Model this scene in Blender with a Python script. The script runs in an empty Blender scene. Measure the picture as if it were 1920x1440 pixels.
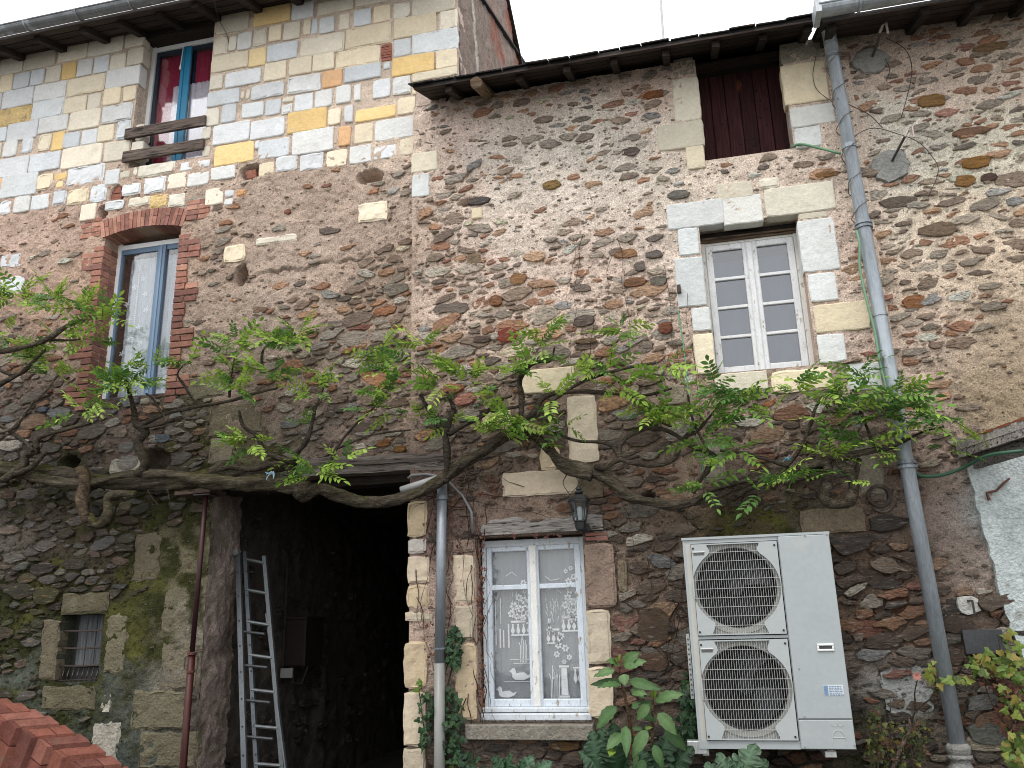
import bpy, math, random
import numpy as np
from mathutils import Vector, Matrix
R = math.radians
random.seed(7); rng = np.random.RandomState(7)
S = bpy.context.scene
COL = S.collection

# ------------------------------------------------------------------ camera
D = 6.5                                   # metres from the lens to the facades
PITCH, YAW, ROLL, FPX = 0.277977, 0.223754, -0.0268053, 1561.3
CAM = np.array([0.0, -D, 1.6])
_f = np.array([-math.sin(YAW)*math.cos(PITCH), math.cos(YAW)*math.cos(PITCH), math.sin(PITCH)])
_r0 = np.array([math.cos(YAW), math.sin(YAW), 0.0]); _u0 = np.cross(_r0, _f)
_r = _r0*math.cos(ROLL)+_u0*math.sin(ROLL); _u = -_r0*math.sin(ROLL)+_u0*math.cos(ROLL)
cd = bpy.data.cameras.new('camera'); cam = bpy.data.objects.new('camera', cd); COL.objects.link(cam)
cam.matrix_world = Matrix(((_r[0], _u[0], -_f[0], CAM[0]), (_r[1], _u[1], -_f[1], CAM[1]), (_r[2], _u[2], -_f[2], CAM[2]), (0, 0, 0, 1)))
cd.sensor_width = 36; cd.lens = FPX/1920*36; cd.clip_end = 500; cd.clip_start = 0.05
S.camera = cam
S.render.resolution_x = 1024; S.render.resolution_y = 768

# ------------------------------------------------------------------ world: bright overcast
w = bpy.data.worlds.new('World'); S.world = w; w.use_nodes = True
nt = w.node_tree; nt.nodes.clear()
out = nt.nodes.new('ShaderNodeOutputWorld'); bg = nt.nodes.new('ShaderNodeBackground')
sky = nt.nodes.new('ShaderNodeTexSky'); sky.sky_type = 'NISHITA'; sky.sun_disc = False
SUN_EL, SUN_AZ = R(60), R(198)
sky.sun_elevation = SUN_EL; sky.sun_rotation = SUN_AZ
mx = nt.nodes.new('ShaderNodeMix'); mx.data_type = 'RGBA'; mx.inputs[0].default_value = 0.90
tcw = nt.nodes.new('ShaderNodeTexCoord'); sp = nt.nodes.new('ShaderNodeSeparateXYZ')
mr = nt.nodes.new('ShaderNodeMapRange'); mr.inputs[1].default_value = 0; mr.inputs[2].default_value = 1
mr.inputs[3].default_value = 8.6; mr.inputs[4].default_value = 15.5     # cloud layer: brighter towards the zenith
cw = nt.nodes.new('ShaderNodeMix'); cw.data_type = 'RGBA'; cw.blend_type = 'MULTIPLY'; cw.inputs[0].default_value = 1
cw.inputs[7].default_value = (0.99, 0.99, 0.985, 1)
nz = nt.nodes.new('ShaderNodeTexNoise'); nz.inputs['Scale'].default_value = 2.2; nz.inputs['Detail'].default_value = 5
mn = nt.nodes.new('ShaderNodeMapRange'); mn.inputs[3].default_value = 0.88; mn.inputs[4].default_value = 1.12
ml = nt.nodes.new('ShaderNodeMath'); ml.operation = 'MULTIPLY'
L = nt.links.new
L(tcw.outputs['Generated'], sp.inputs[0]); L(sp.outputs[2], mr.inputs[0])
L(tcw.outputs['Generated'], nz.inputs['Vector']); L(nz.outputs[0], mn.inputs[0])
L(mr.outputs[0], ml.inputs[0]); L(mn.outputs[0], ml.inputs[1])
L(ml.outputs[0], cw.inputs[6])
L(sky.outputs[0], mx.inputs[6]); L(cw.outputs[2], mx.inputs[7])
L(mx.outputs[2], bg.inputs[0]); bg.inputs[1].default_value = 0.15
L(bg.outputs[0], out.inputs[0])
sl = bpy.data.lights.new('sun', 'SUN'); sl.energy = 1.25; sl.angle = R(14); sl.color = (1, 0.97, 0.92)
so = bpy.data.objects.new('sun', sl); COL.objects.link(so)
sd = Vector((math.sin(SUN_AZ)*math.cos(SUN_EL), math.cos(SUN_AZ)*math.cos(SUN_EL), math.sin(SUN_EL)))
so.rotation_euler = sd.to_track_quat('Z', 'Y').to_euler()
vs = S.view_settings; vs.view_transform = 'Standard'; vs.look = 'None'; vs.exposure = 0.27; vs.gamma = 1; vs.use_curve_mapping = False
S.render.engine = 'CYCLES'; S.cycles.samples = 128; S.cycles.filter_width = 1.0; S.cycles.max_bounces = 6
S.cycles.transparent_max_bounces = 16

# ------------------------------------------------------------------ measuring helpers
def P(px, py, Y=0.0):
    """point of the photograph -> place on the plane y=Y (facades stand at y=0)"""
    d = _f + _r*(px-960)/FPX + _u*(720-py)/FPX
    return CAM + d*(Y-CAM[1])/d[1]
def Rx(px, py, Y=0.0): return P(px, py, Y)[0]
def Rz(px, py, Y=0.0): return P(px, py, Y)[2]
def proj(X, Y, Z):
    v = np.stack([np.asarray(X, float)-CAM[0], np.asarray(Y, float)+0*np.asarray(X, float)-CAM[1], np.asarray(Z, float)-CAM[2]], -1)
    a, b, c = v@_r, v@_u, v@_f
    return 960+FPX*a/c, 720-FPX*b/c
def lin(c):
    c = np.asarray(c, float)/255.0
    return np.where(c <= 0.04045, c/12.92, ((c+0.055)/1.055)**2.4)
def alb(c, k=1.0): return tuple(np.clip(lin(c)*k, 0, 0.88))

def _h(ix, iz, s):
    n = (ix.astype(np.int64)*374761393 + iz.astype(np.int64)*668265263 + s*1442695041) & 0xffffffff
    n = ((n ^ (n >> 13))*1274126177) & 0xffffffff
    return ((n ^ (n >> 16)) & 0xffff)/65535.0
def vn(x, z, sc, s=0):
    x = np.asarray(x, float)*sc+100; z = np.asarray(z, float)*sc+100
    ix = np.floor(x); iz = np.floor(z); fx = x-ix; fz = z-iz
    fx = fx*fx*(3-2*fx); fz = fz*fz*(3-2*fz)
    a = _h(ix, iz, s); b = _h(ix+1, iz, s); c = _h(ix, iz+1, s); d = _h(ix+1, iz+1, s)
    return (a*(1-fx)+b*fx)*(1-fz)+(c*(1-fx)+d*fx)*fz
def fbm(x, z, sc, s=0, o=4):
    t = 0; a = 0.5; n = 0
    for i in range(o): t = t+a*vn(x, z, sc*2**i, s+i*17); n += a; a *= 0.5
    return t/n

# ------------------------------------------------------------------ mesh builder
WL = {}
def wloc(o): return WL.get(o.name, Vector((0, 0, 0))) if o else Vector((0, 0, 0))
class MB:
    def __init__(s): s.v = []; s.f = []; s.c = []; s.cur = (0.5, 0.5, 0.5)
    def col(s, c): s.cur = tuple(c[:3]); return s
    def add(s, vs, fs, c=None):
        b = len(s.v); s.v += [tuple(p) for p in vs]; s.f += [tuple(i+b for i in f) for f in fs]
        c = c or s.cur; s.c += [c]*len(vs)
    def box(s, x0, x1, y0, y1, z0, z1, j=0.0):
        vs = [[x, y, z] for x in (x0, x1) for y in (y0, y1) for z in (z0, z1)]
        if j: vs = [[a+random.uniform(-j, j) for a in p] for p in vs]
        s.add(vs, [(0, 1, 3, 2), (4, 6, 7, 5), (0, 4, 5, 1), (2, 3, 7, 6), (0, 2, 6, 4), (1, 5, 7, 3)]); return s
    def obox(s, o, ax, ay, az):
        """box from corner o with edge vectors"""
        o, ax, ay, az = map(np.array, (o, ax, ay, az))
        vs = [o+i*ax+j*ay+k*az for i in (0, 1) for j in (0, 1) for k in (0, 1)]
        s.add(vs, [(0, 1, 3, 2), (4, 6, 7, 5), (0, 4, 5, 1), (2, 3, 7, 6), (0, 2, 6, 4), (1, 5, 7, 3)]); return s
    def bbox(s, x0, x1, y0, y1, z0, z1, b=0.004, j=0.0):
        """bevelled front edges (front = y0)"""
        def q(): return random.uniform(-j, j) if j else 0
        ring = lambda e, y: [[x0+e+q(), y, z0+e+q()], [x1-e+q(), y, z0+e+q()], [x1-e+q(), y, z1-e+q()], [x0+e+q(), y, z1-e+q()]]
        vs = ring(0, y1)+ring(0, y0+b)+ring(b, y0)
        fs = []
        for k in (0, 4):
            for i in range(4): fs.append((k+i, k+(i+1) % 4, k+4+(i+1) % 4, k+4+i))
        fs.append((8, 9, 10, 11)); fs.append((3, 2, 1, 0)); s.add(vs, fs); return s
    def tube(s, pts, rad, n=8, cap=True, wob=0.0):
        pts = [Vector(p) for p in pts]
        if not hasattr(rad, '__len__'): rad = [rad]*len(pts)
        vs = []; fs = []; up = None
        for i, p in enumerate(pts):
            t = (pts[min(i+1, len(pts)-1)]-pts[max(i-1, 0)])
            if t.length < 1e-9: t = Vector((0, 0, 1))
            t.normalize()
            if up is None:
                up = Vector((0, 1, 0)) if abs(t.y) < 0.9 else Vector((1, 0, 0))
            a = t.cross(up).normalized(); b = a.cross(t).normalized(); up = b
            for k in range(n):
                an = 2*math.pi*k/n; r = rad[i]*(1+(random.uniform(-wob, wob) if wob else 0))
                vs.append(p+(a*math.cos(an)+b*math.sin(an))*r)
        for i in range(len(pts)-1):
            for k in range(n):
                fs.append((i*n+k, i*n+(k+1) % n, (i+1)*n+(k+1) % n, (i+1)*n+k))
        if cap: fs.append(tuple(range(n-1, -1, -1))); fs.append(tuple((len(pts)-1)*n+k for k in range(n)))
        s.add(vs, fs); return s
    def lathe(s, c, prof, n=16, axis='z'):
        vs = []; fs = []
        for (r, h) in prof:
            for k in range(n):
                a = 2*math.pi*k/n; u, v = r*math.cos(a), r*math.sin(a)
                vs.append((c[0]+u, c[1]+v, c[2]+h) if axis == 'z' else (c[0]+u, c[1]+h, c[2]+v))
        for i in range(len(prof)-1):
            for k in range(n): fs.append((i*n+k, i*n+(k+1) % n, (i+1)*n+(k+1) % n, (i+1)*n+k))
        fs.append(tuple(range(n))); fs.append(tuple((len(prof)-1)*n+k for k in range(n)))
        s.add(vs, fs); return s
    def prism(s, poly, y0, y1):
        """x,z outline pushed from y0 (front) to y1"""
        n = len(poly); vs = [(p[0], y0, p[1]) for p in poly]+[(p[0], y1, p[1]) for p in poly]
        fs = [tuple(range(n)), tuple(range(2*n-1, n-1, -1))]+[(i, i+n, (i+1) % n+n, (i+1) % n) for i in range(n)]
        s.add(vs, fs); return s
    def stone(s, poly, yb, yf, rnd=0.18, j=0.003, c=None, taper=0.97):
        """irregular stone: outline, shoulder ring, domed face"""
        poly = np.asarray(poly, float); n = len(poly); ce = poly.mean(0)
        ex = poly.max(0)-poly.min(0); m = min(ex)
        vs = []
        for p in poly: vs.append((p[0], yb, p[1]))
        for p in poly:
            q = ce+(p-ce)*taper; vs.append((q[0], yf+(0.35+random.uniform(0, .25))*min(0.02, m*0.2), q[1]))
        sc = 1-min(0.6, rnd*0.06/m) if m > 0 else .8
        for p in poly:
            q = ce+(p-ce)*sc; vs.append((q[0]+random.uniform(-j, j), yf+random.uniform(-j, j)*0.8, q[1]+random.uniform(-j, j)))
        fs = []
        for k in (0, n):
            for i in range(n): fs.append((k+i, k+(i+1) % n, k+n+(i+1) % n, k+n+i))
        vs.append((ce[0]+random.uniform(-.1, .1)*ex[0], yf-random.uniform(0, 1.2)*j, ce[1]+random.uniform(-.1, .1)*ex[1]))
        for i in range(n): fs.append((2*n+i, 2*n+(i+1) % n, 3*n))
        s.add(vs, fs, tuple(c) if c is not None else None); return s
    def build(s, name, mat, parent=None, smooth=False, label=None, kind=None, sm_ang=None):
        me = bpy.data.meshes.new(name); off = wloc(parent)
        vs = [(p[0]-off.x, p[1]-off.y, p[2]-off.z) for p in s.v]
        me.from_pydata(vs, [], s.f)
        ca = me.color_attributes.new('col', 'FLOAT_COLOR', 'POINT')
        arr = np.ones((len(s.v), 4)); arr[:, :3] = np.array(s.c).reshape(-1, 3) if len(s.c) else 0
        ca.data.foreach_set('color', arr.ravel())
        if smooth: me.polygons.foreach_set('use_smooth', [True]*len(me.polygons))
        me.materials.append(mat); me.update()
        o = bpy.data.objects.new(name, me); COL.objects.link(o)
        if parent: o.parent = parent
        WL[o.name] = off.copy()
        if label: o['label'] = label
        if kind: o['kind'] = kind
        return o
def thing(name, label, cat, loc=(0, 0, 0), group=None):
    o = bpy.data.objects.new(name, None); COL.objects.link(o); o.location = loc; o.empty_display_size = .1
    WL[o.name] = Vector(loc); o['label'] = label; o['category'] = cat
    if group: o['group'] = group
    return o
def tag(o, label, cat, group=None):
    o['label'] = label; o['category'] = cat
    if group: o['group'] = group
    return o

# ------------------------------------------------------------------ materials
def N(nt, t, **k):
    n = nt.nodes.new(t)
    for a, b in k.items(): setattr(n, a, b)
    return n
def mat(name, color=None, rough=0.8, metal=0, attr=True, n1=(12, .35), n2=(60, .3), bump=((25, .012), (110, .005)), stretch=(1, 1, 1), spots=None, spec=0.3, tint=None):
    m = bpy.data.materials.new(name); m.use_nodes = True; nt = m.node_tree; nt.nodes.clear(); l = nt.links.new
    o = N(nt, 'ShaderNodeOutputMaterial'); b = N(nt, 'ShaderNodeBsdfPrincipled'); l(b.outputs[0], o.inputs[0])
    b.inputs['Roughness'].default_value = rough; b.inputs['Metallic'].default_value = metal
    b.inputs['Specular IOR Level'].default_value = spec
    g = N(nt, 'ShaderNodeNewGeometry'); mp = N(nt, 'ShaderNodeMapping'); mp.inputs['Scale'].default_value = stretch
    l(g.outputs['Position'], mp.inputs[0]); V = mp.outputs[0]
    if attr:
        a = N(nt, 'ShaderNodeAttribute'); a.attribute_name = 'col'; c = a.outputs['Color']
    else:
        a = N(nt, 'ShaderNodeRGB'); a.outputs[0].default_value = (*color, 1); c = a.outputs[0]
    for (sc, am), det in ((n1, 5), (n2, 4)):
        if not am: continue
        n = N(nt, 'ShaderNodeTexNoise'); n.inputs['Scale'].default_value = sc; n.inputs['Detail'].default_value = det; n.inputs['Roughness'].default_value = .65
        l(V, n.inputs['Vector'])
        r = N(nt, 'ShaderNodeMapRange'); r.inputs[1].default_value = .3; r.inputs[2].default_value = .7
        r.inputs[3].default_value = 1-am; r.inputs[4].default_value = 1+am*.7; l(n.outputs[0], r.inputs[0])
        x = N(nt, 'ShaderNodeVectorMath', operation='SCALE'); l(c, x.inputs[0]); l(r.outputs[0], x.inputs['Scale']); c = x.outputs[0]
    if tint:
        for (sc, lo, hi, tc) in tint:
            n = N(nt, 'ShaderNodeTexNoise'); n.inputs['Scale'].default_value = sc; n.inputs['Detail'].default_value = 6; n.inputs['Roughness'].default_value = .6
            l(V, n.inputs['Vector'])
            r = N(nt, 'ShaderNodeMapRange'); r.inputs[1].default_value = lo; r.inputs[2].default_value = hi; l(n.outputs[0], r.inputs[0])
            x = N(nt, 'ShaderNodeMix', data_type='RGBA'); l(r.outputs[0], x.inputs[0]); l(c, x.inputs[6]); x.inputs[7].default_value = (*tc, 1); c = x.outputs[2]
    l(c, b.inputs['Base Color'])
    prev = None
    for (sc, dist) in bump:
        n = N(nt, 'ShaderNodeTexNoise'); n.inputs['Scale'].default_value = sc; n.inputs['Detail'].default_value = 6; n.inputs['Roughness'].default_value = .6; l(V, n.inputs['Vector'])
        u = N(nt, 'ShaderNodeBump'); u.inputs['Strength'].default_value = 1.0; u.inputs['Distance'].default_value = dist
        l(n.outputs[0], u.inputs['Height'])
        if prev: l(prev, u.inputs['Normal'])
        prev = u.outputs[0]
    if prev: l(prev, b.inputs['Normal'])
    return m
M = {}
M['mortar'] = mat('mortar', rough=.95, n1=(7, .2), n2=(95, .5), bump=((20, .03), (75, .016), (220, .005)), spec=.08, tint=((48, .64, .70, (.13, .105, .09)),))
M['stone'] = mat('schist', rough=.85, n1=(10, .35), n2=(45, .45), bump=((13, .035), (50, .018), (190, .005)), stretch=(1, 1, 4.6), spec=.2, tint=((30, .54, .66, (.085, .07, .06)), (11, .58, .78, (.36, .32, .28)), (9, .60, .75, (.26, .15, .08))))
M['lime'] = mat('tuffeau', rough=.92, n1=(6, .08), n2=(40, .10), bump=((14, .012), (60, .004), (220, .0015)), spec=.1, tint=((5, .60, .85, (.50, .46, .38)), (90, .69, .74, (.25, .22, .19))))
M['limerough'] = mat('weathered_tuffeau', rough=.95, n1=(7, .2), n2=(50, .25), bump=((16, .03), (55, .014)), spec=.1, tint=((6, .56, .76, (.16, .14, .10)),))
M['brick'] = mat('brick', rough=.9, n1=(14, .3), n2=(80, .25), bump=((40, .006), (150, .003)), spec=.15, tint=((9, .6, .8, (.12, .07, .05)),))
M['wood'] = mat('old_wood', rough=.85, n1=(5, .3), n2=(30, .4), bump=((24, .010), (80, .004)), stretch=(.25, 2.5, 2.5), spec=.2, tint=((22, .52, .64, (.022, .018, .015)),))
M['woodv'] = mat('old_wood_upright', rough=.85, n1=(5, .3), n2=(30, .5), bump=((24, .008), (80, .003)), stretch=(2.5, 2.5, .2), spec=.2)
M['paint'] = mat('peeling_white_paint', rough=.6, n1=(9, .08), n2=(60, .12), bump=((40, .004), (120, .002)), stretch=(1.6, 1, .7), tint=((22, .60, .68, (.30, .27, .22)),), spec=.3)
M['plastic'] = mat('white_pvc', rough=.4, n1=(5, .04), n2=(40, .04), bump=((50, .0004),), spec=.4)
M['zinc'] = mat('zinc', rough=.5, metal=.45, n1=(6, .22), n2=(45, .22), bump=((30, .002),), stretch=(2, 2, .35), tint=((4, .52, .75, (.42, .46, .50)),), spec=.4)
M['metal'] = mat('painted_metal', rough=.5, metal=.2, n1=(12, .2), n2=(80, .25), bump=((60, .001),), spec=.4)
M['alu'] = mat('aluminium', rough=.45, metal=.6, n1=(10, .15), n2=(70, .25), bump=((60, .001),), stretch=(2, 2, .4), spec=.4)
M['bark'] = mat('bark', rough=.95, n1=(14, .45), n2=(60, .5), bump=((16, .06), (60, .03)), stretch=(.45, 1.4, 1.8), spec=.1)
M['leaf'] = mat('leaf', rough=.5, n1=(20, .15), n2=(90, .12), bump=((60, .003),), spec=.35)
M['ac'] = mat('cream_enamel', rough=.42, n1=(2.5, .05), n2=(25, .05), bump=((8, .0006),), spec=.4, tint=((3, .62, .85, (.44, .44, .41)),))
M['cloth'] = mat('fabric', rough=.9, n1=(10, .1), n2=(120, .15), bump=((120, .001),), spec=.05)
M['ground'] = mat('gravel', color=(.10, .095, .085), attr=False, rough=.95, n1=(3, .3), n2=(60, .4), bump=((40, .02),), spec=.1)
def leaf_translucent():
    m = M['leaf']; nt = m.node_tree; l = nt.links.new
    b = [n for n in nt.nodes if n.type == 'BSDF_PRINCIPLED'][0]; o = [n for n in nt.nodes if n.type == 'OUTPUT_MATERIAL'][0]
    t = N(nt, 'ShaderNodeBsdfTranslucent'); src = b.inputs['Base Color'].links[0].from_socket; l(src, t.inputs[0])
    x = N(nt, 'ShaderNodeMixShader'); x.inputs[0].default_value = .35; l(b.outputs[0], x.inputs[1]); l(t.outputs[0], x.inputs[2]); l(x.outputs[0], o.inputs[0])
leaf_translucent()
def glass(name, refl=.25, tintc=(.8, .85, .88), rough=.06):
    m = bpy.data.materials.new(name); m.use_nodes = True; nt = m.node_tree; nt.nodes.clear(); l = nt.links.new
    o = N(nt, 'ShaderNodeOutputMaterial'); t = N(nt, 'ShaderNodeBsdfTransparent'); t.inputs[0].default_value = (*tintc, 1)
    g = N(nt, 'ShaderNodeBsdfGlossy'); g.inputs['Roughness'].default_value = rough; x = N(nt, 'ShaderNodeMixShader')
    lw = N(nt, 'ShaderNodeLayerWeight'); lw.inputs[0].default_value = .3
    r = N(nt, 'ShaderNodeMapRange'); r.inputs[3].default_value = refl; r.inputs[4].default_value = min(1, refl+.5); l(lw.outputs['Fresnel'], r.inputs[0])
    ge = N(nt, 'ShaderNodeNewGeometry'); n = N(nt, 'ShaderNodeTexNoise'); n.inputs['Scale'].default_value = 3; l(ge.outputs['Position'], n.inputs['Vector'])
    bu = N(nt, 'ShaderNodeBump'); bu.inputs['Distance'].default_value = .006; l(n.outputs[0], bu.inputs['Height']); l(bu.outputs[0], g.inputs['Normal'])
    l(r.outputs[0], x.inputs[0]); l(t.outputs[0], x.inputs[1]); l(g.outputs[0], x.inputs[2]); l(x.outputs[0], o.inputs[0]); return m
M['glass'] = glass('window_glass', .16); M['glass_dusty'] = glass('dusty_glass', .13, (.62, .65, .70), .2); M['glass_low'] = glass('clear_glass', .05, (.98, .985, .99))
def net(name, op, sc, color=(.75, .76, .78)):
    m = bpy.data.materials.new(name); m.use_nodes = True; nt = m.node_tree; nt.nodes.clear(); l = nt.links.new
    o = N(nt, 'ShaderNodeOutputMaterial'); t = N(nt, 'ShaderNodeBsdfTransparent'); d = N(nt, 'ShaderNodeBsdfDiffuse'); d.inputs[0].default_value = (*color, 1)
    ge = N(nt, 'ShaderNodeNewGeometry'); sp = N(nt, 'ShaderNodeSeparateXYZ'); l(ge.outputs['Position'], sp.inputs[0]); outs = []
    for k in (0, 2):
        a = N(nt, 'ShaderNodeMath', operation='MULTIPLY'); a.inputs[1].default_value = sc; l(sp.outputs[k], a.inputs[0])
        b = N(nt, 'ShaderNodeMath', operation='FRACT'); l(a.outputs[0], b.inputs[0])
        c = N(nt, 'ShaderNodeMath', operation='GREATER_THAN'); c.inputs[1].default_value = .68; l(b.outputs[0], c.inputs[0]); outs.append(c.outputs[0])
    mxx = N(nt, 'ShaderNodeMath', operation='MAXIMUM'); l(outs[0], mxx.inputs[0]); l(outs[1], mxx.inputs[1])
    r = N(nt, 'ShaderNodeMapRange'); r.inputs[3].default_value = op*.55; r.inputs[4].default_value = min(1, op*1.5); l(mxx.outputs[0], r.inputs[0])
    x = N(nt, 'ShaderNodeMixShader'); l(r.outputs[0], x.inputs[0]); l(t.outputs[0], x.inputs[1]); l(d.outputs[0], x.inputs[2]); l(x.outputs[0], o.inputs[0]); return m
M['net'] = net('net_curtain', .42, 290, (.70, .74, .78)); M['net_dense'] = net('dense_net_curtain', .7, 330, (.58, .64, .70)); M['net_soft'] = net('soft_net_curtain', .5, 120, (.62, .68, .74))
# ------------------------------------------------------------------ masonry and dirt over the facades, weaker light low down painted into the colours (measured in the photograph)
# px, py, mortar sRGB, stone cover, dryness of joints, stone brightness, moss
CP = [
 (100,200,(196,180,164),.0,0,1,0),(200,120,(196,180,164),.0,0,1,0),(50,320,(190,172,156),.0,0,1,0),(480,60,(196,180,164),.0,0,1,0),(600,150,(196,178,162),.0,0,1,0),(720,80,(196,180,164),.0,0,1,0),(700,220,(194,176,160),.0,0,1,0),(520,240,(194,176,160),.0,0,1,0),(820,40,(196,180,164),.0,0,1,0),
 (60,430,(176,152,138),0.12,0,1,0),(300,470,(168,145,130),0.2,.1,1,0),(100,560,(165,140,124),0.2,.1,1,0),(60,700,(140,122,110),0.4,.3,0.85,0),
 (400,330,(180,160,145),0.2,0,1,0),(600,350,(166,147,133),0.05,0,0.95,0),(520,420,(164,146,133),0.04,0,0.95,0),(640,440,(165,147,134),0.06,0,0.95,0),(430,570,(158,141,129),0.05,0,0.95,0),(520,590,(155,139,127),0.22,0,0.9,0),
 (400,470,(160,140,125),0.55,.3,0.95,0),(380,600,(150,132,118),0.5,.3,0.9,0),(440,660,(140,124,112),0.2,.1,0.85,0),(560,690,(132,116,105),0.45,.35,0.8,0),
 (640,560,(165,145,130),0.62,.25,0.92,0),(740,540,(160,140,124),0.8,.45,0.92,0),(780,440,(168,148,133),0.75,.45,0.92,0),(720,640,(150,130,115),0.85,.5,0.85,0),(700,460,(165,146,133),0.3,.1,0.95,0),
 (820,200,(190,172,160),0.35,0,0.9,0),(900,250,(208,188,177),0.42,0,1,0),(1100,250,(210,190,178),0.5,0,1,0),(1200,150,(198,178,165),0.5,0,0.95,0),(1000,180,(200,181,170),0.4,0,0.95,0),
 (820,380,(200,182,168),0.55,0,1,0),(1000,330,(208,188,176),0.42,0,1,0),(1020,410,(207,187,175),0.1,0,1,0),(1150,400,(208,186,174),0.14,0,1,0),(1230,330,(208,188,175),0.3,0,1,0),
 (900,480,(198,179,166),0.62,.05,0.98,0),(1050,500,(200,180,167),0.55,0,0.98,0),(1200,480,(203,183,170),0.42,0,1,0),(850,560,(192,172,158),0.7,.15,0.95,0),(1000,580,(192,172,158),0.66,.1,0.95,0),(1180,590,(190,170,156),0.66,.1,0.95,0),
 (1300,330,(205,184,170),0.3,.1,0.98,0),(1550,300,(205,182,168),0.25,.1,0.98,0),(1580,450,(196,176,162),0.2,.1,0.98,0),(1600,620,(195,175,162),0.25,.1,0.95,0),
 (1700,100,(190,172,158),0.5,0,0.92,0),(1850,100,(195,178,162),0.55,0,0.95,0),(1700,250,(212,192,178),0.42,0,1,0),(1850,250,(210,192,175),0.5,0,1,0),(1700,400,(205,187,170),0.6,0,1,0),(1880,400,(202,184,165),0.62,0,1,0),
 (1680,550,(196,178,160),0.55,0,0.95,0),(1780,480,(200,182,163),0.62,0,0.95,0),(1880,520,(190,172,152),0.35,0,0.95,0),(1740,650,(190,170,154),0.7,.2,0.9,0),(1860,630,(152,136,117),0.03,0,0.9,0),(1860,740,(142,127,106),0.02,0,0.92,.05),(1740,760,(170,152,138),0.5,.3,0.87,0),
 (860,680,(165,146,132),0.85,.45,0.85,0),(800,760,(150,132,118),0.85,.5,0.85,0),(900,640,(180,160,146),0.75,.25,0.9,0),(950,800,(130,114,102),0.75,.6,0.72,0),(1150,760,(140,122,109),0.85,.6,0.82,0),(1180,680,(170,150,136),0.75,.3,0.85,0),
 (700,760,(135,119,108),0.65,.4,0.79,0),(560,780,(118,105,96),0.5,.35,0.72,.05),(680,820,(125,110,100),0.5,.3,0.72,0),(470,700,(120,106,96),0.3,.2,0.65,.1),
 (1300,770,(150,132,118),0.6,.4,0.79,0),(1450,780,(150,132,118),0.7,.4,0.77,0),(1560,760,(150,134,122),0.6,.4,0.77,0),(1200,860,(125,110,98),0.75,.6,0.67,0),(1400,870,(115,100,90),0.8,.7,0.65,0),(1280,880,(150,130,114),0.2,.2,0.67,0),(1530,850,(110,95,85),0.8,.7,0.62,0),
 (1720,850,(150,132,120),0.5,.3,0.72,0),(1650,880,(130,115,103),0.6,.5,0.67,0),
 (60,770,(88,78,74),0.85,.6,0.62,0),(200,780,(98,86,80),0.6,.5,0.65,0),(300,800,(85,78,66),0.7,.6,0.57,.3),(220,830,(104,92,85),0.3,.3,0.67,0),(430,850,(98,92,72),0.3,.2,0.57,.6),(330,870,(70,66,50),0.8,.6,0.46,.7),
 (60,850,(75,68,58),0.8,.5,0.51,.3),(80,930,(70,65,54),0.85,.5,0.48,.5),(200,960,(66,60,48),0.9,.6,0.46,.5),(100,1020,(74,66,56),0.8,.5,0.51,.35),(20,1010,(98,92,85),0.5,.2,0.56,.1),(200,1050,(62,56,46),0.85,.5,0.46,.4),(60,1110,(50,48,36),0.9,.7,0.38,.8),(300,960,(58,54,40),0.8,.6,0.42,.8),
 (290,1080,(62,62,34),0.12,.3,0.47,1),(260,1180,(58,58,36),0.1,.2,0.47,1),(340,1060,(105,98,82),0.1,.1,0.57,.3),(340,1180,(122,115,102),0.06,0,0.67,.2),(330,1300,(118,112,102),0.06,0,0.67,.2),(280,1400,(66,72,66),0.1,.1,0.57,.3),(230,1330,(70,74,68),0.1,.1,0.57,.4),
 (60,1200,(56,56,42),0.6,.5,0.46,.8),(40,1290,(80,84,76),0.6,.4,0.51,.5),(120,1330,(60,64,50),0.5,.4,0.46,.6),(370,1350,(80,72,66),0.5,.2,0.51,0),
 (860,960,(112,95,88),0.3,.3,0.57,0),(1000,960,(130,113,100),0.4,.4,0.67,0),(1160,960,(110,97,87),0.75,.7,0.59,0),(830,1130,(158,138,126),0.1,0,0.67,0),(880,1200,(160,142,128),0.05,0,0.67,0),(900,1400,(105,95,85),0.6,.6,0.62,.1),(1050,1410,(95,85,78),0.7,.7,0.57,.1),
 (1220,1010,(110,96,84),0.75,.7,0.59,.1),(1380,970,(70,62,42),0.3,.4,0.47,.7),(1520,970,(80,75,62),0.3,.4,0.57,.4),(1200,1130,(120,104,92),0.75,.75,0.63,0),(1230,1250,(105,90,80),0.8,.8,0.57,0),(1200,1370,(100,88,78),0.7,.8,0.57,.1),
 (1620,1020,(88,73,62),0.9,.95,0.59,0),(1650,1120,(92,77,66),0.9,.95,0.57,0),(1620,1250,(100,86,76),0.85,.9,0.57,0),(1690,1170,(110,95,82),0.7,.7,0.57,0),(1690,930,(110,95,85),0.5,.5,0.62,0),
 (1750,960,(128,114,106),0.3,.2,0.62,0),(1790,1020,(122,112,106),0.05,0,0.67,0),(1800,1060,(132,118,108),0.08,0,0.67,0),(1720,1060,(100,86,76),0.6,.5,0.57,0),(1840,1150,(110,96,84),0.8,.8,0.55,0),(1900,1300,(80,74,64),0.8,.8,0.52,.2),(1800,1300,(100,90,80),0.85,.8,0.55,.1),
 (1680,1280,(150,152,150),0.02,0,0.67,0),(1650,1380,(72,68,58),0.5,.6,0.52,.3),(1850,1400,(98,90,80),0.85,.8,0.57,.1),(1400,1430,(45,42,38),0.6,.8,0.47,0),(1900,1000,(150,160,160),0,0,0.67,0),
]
cpx = np.array([c[0] for c in CP], float); cpy = np.array([c[1] for c in CP], float)
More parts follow.
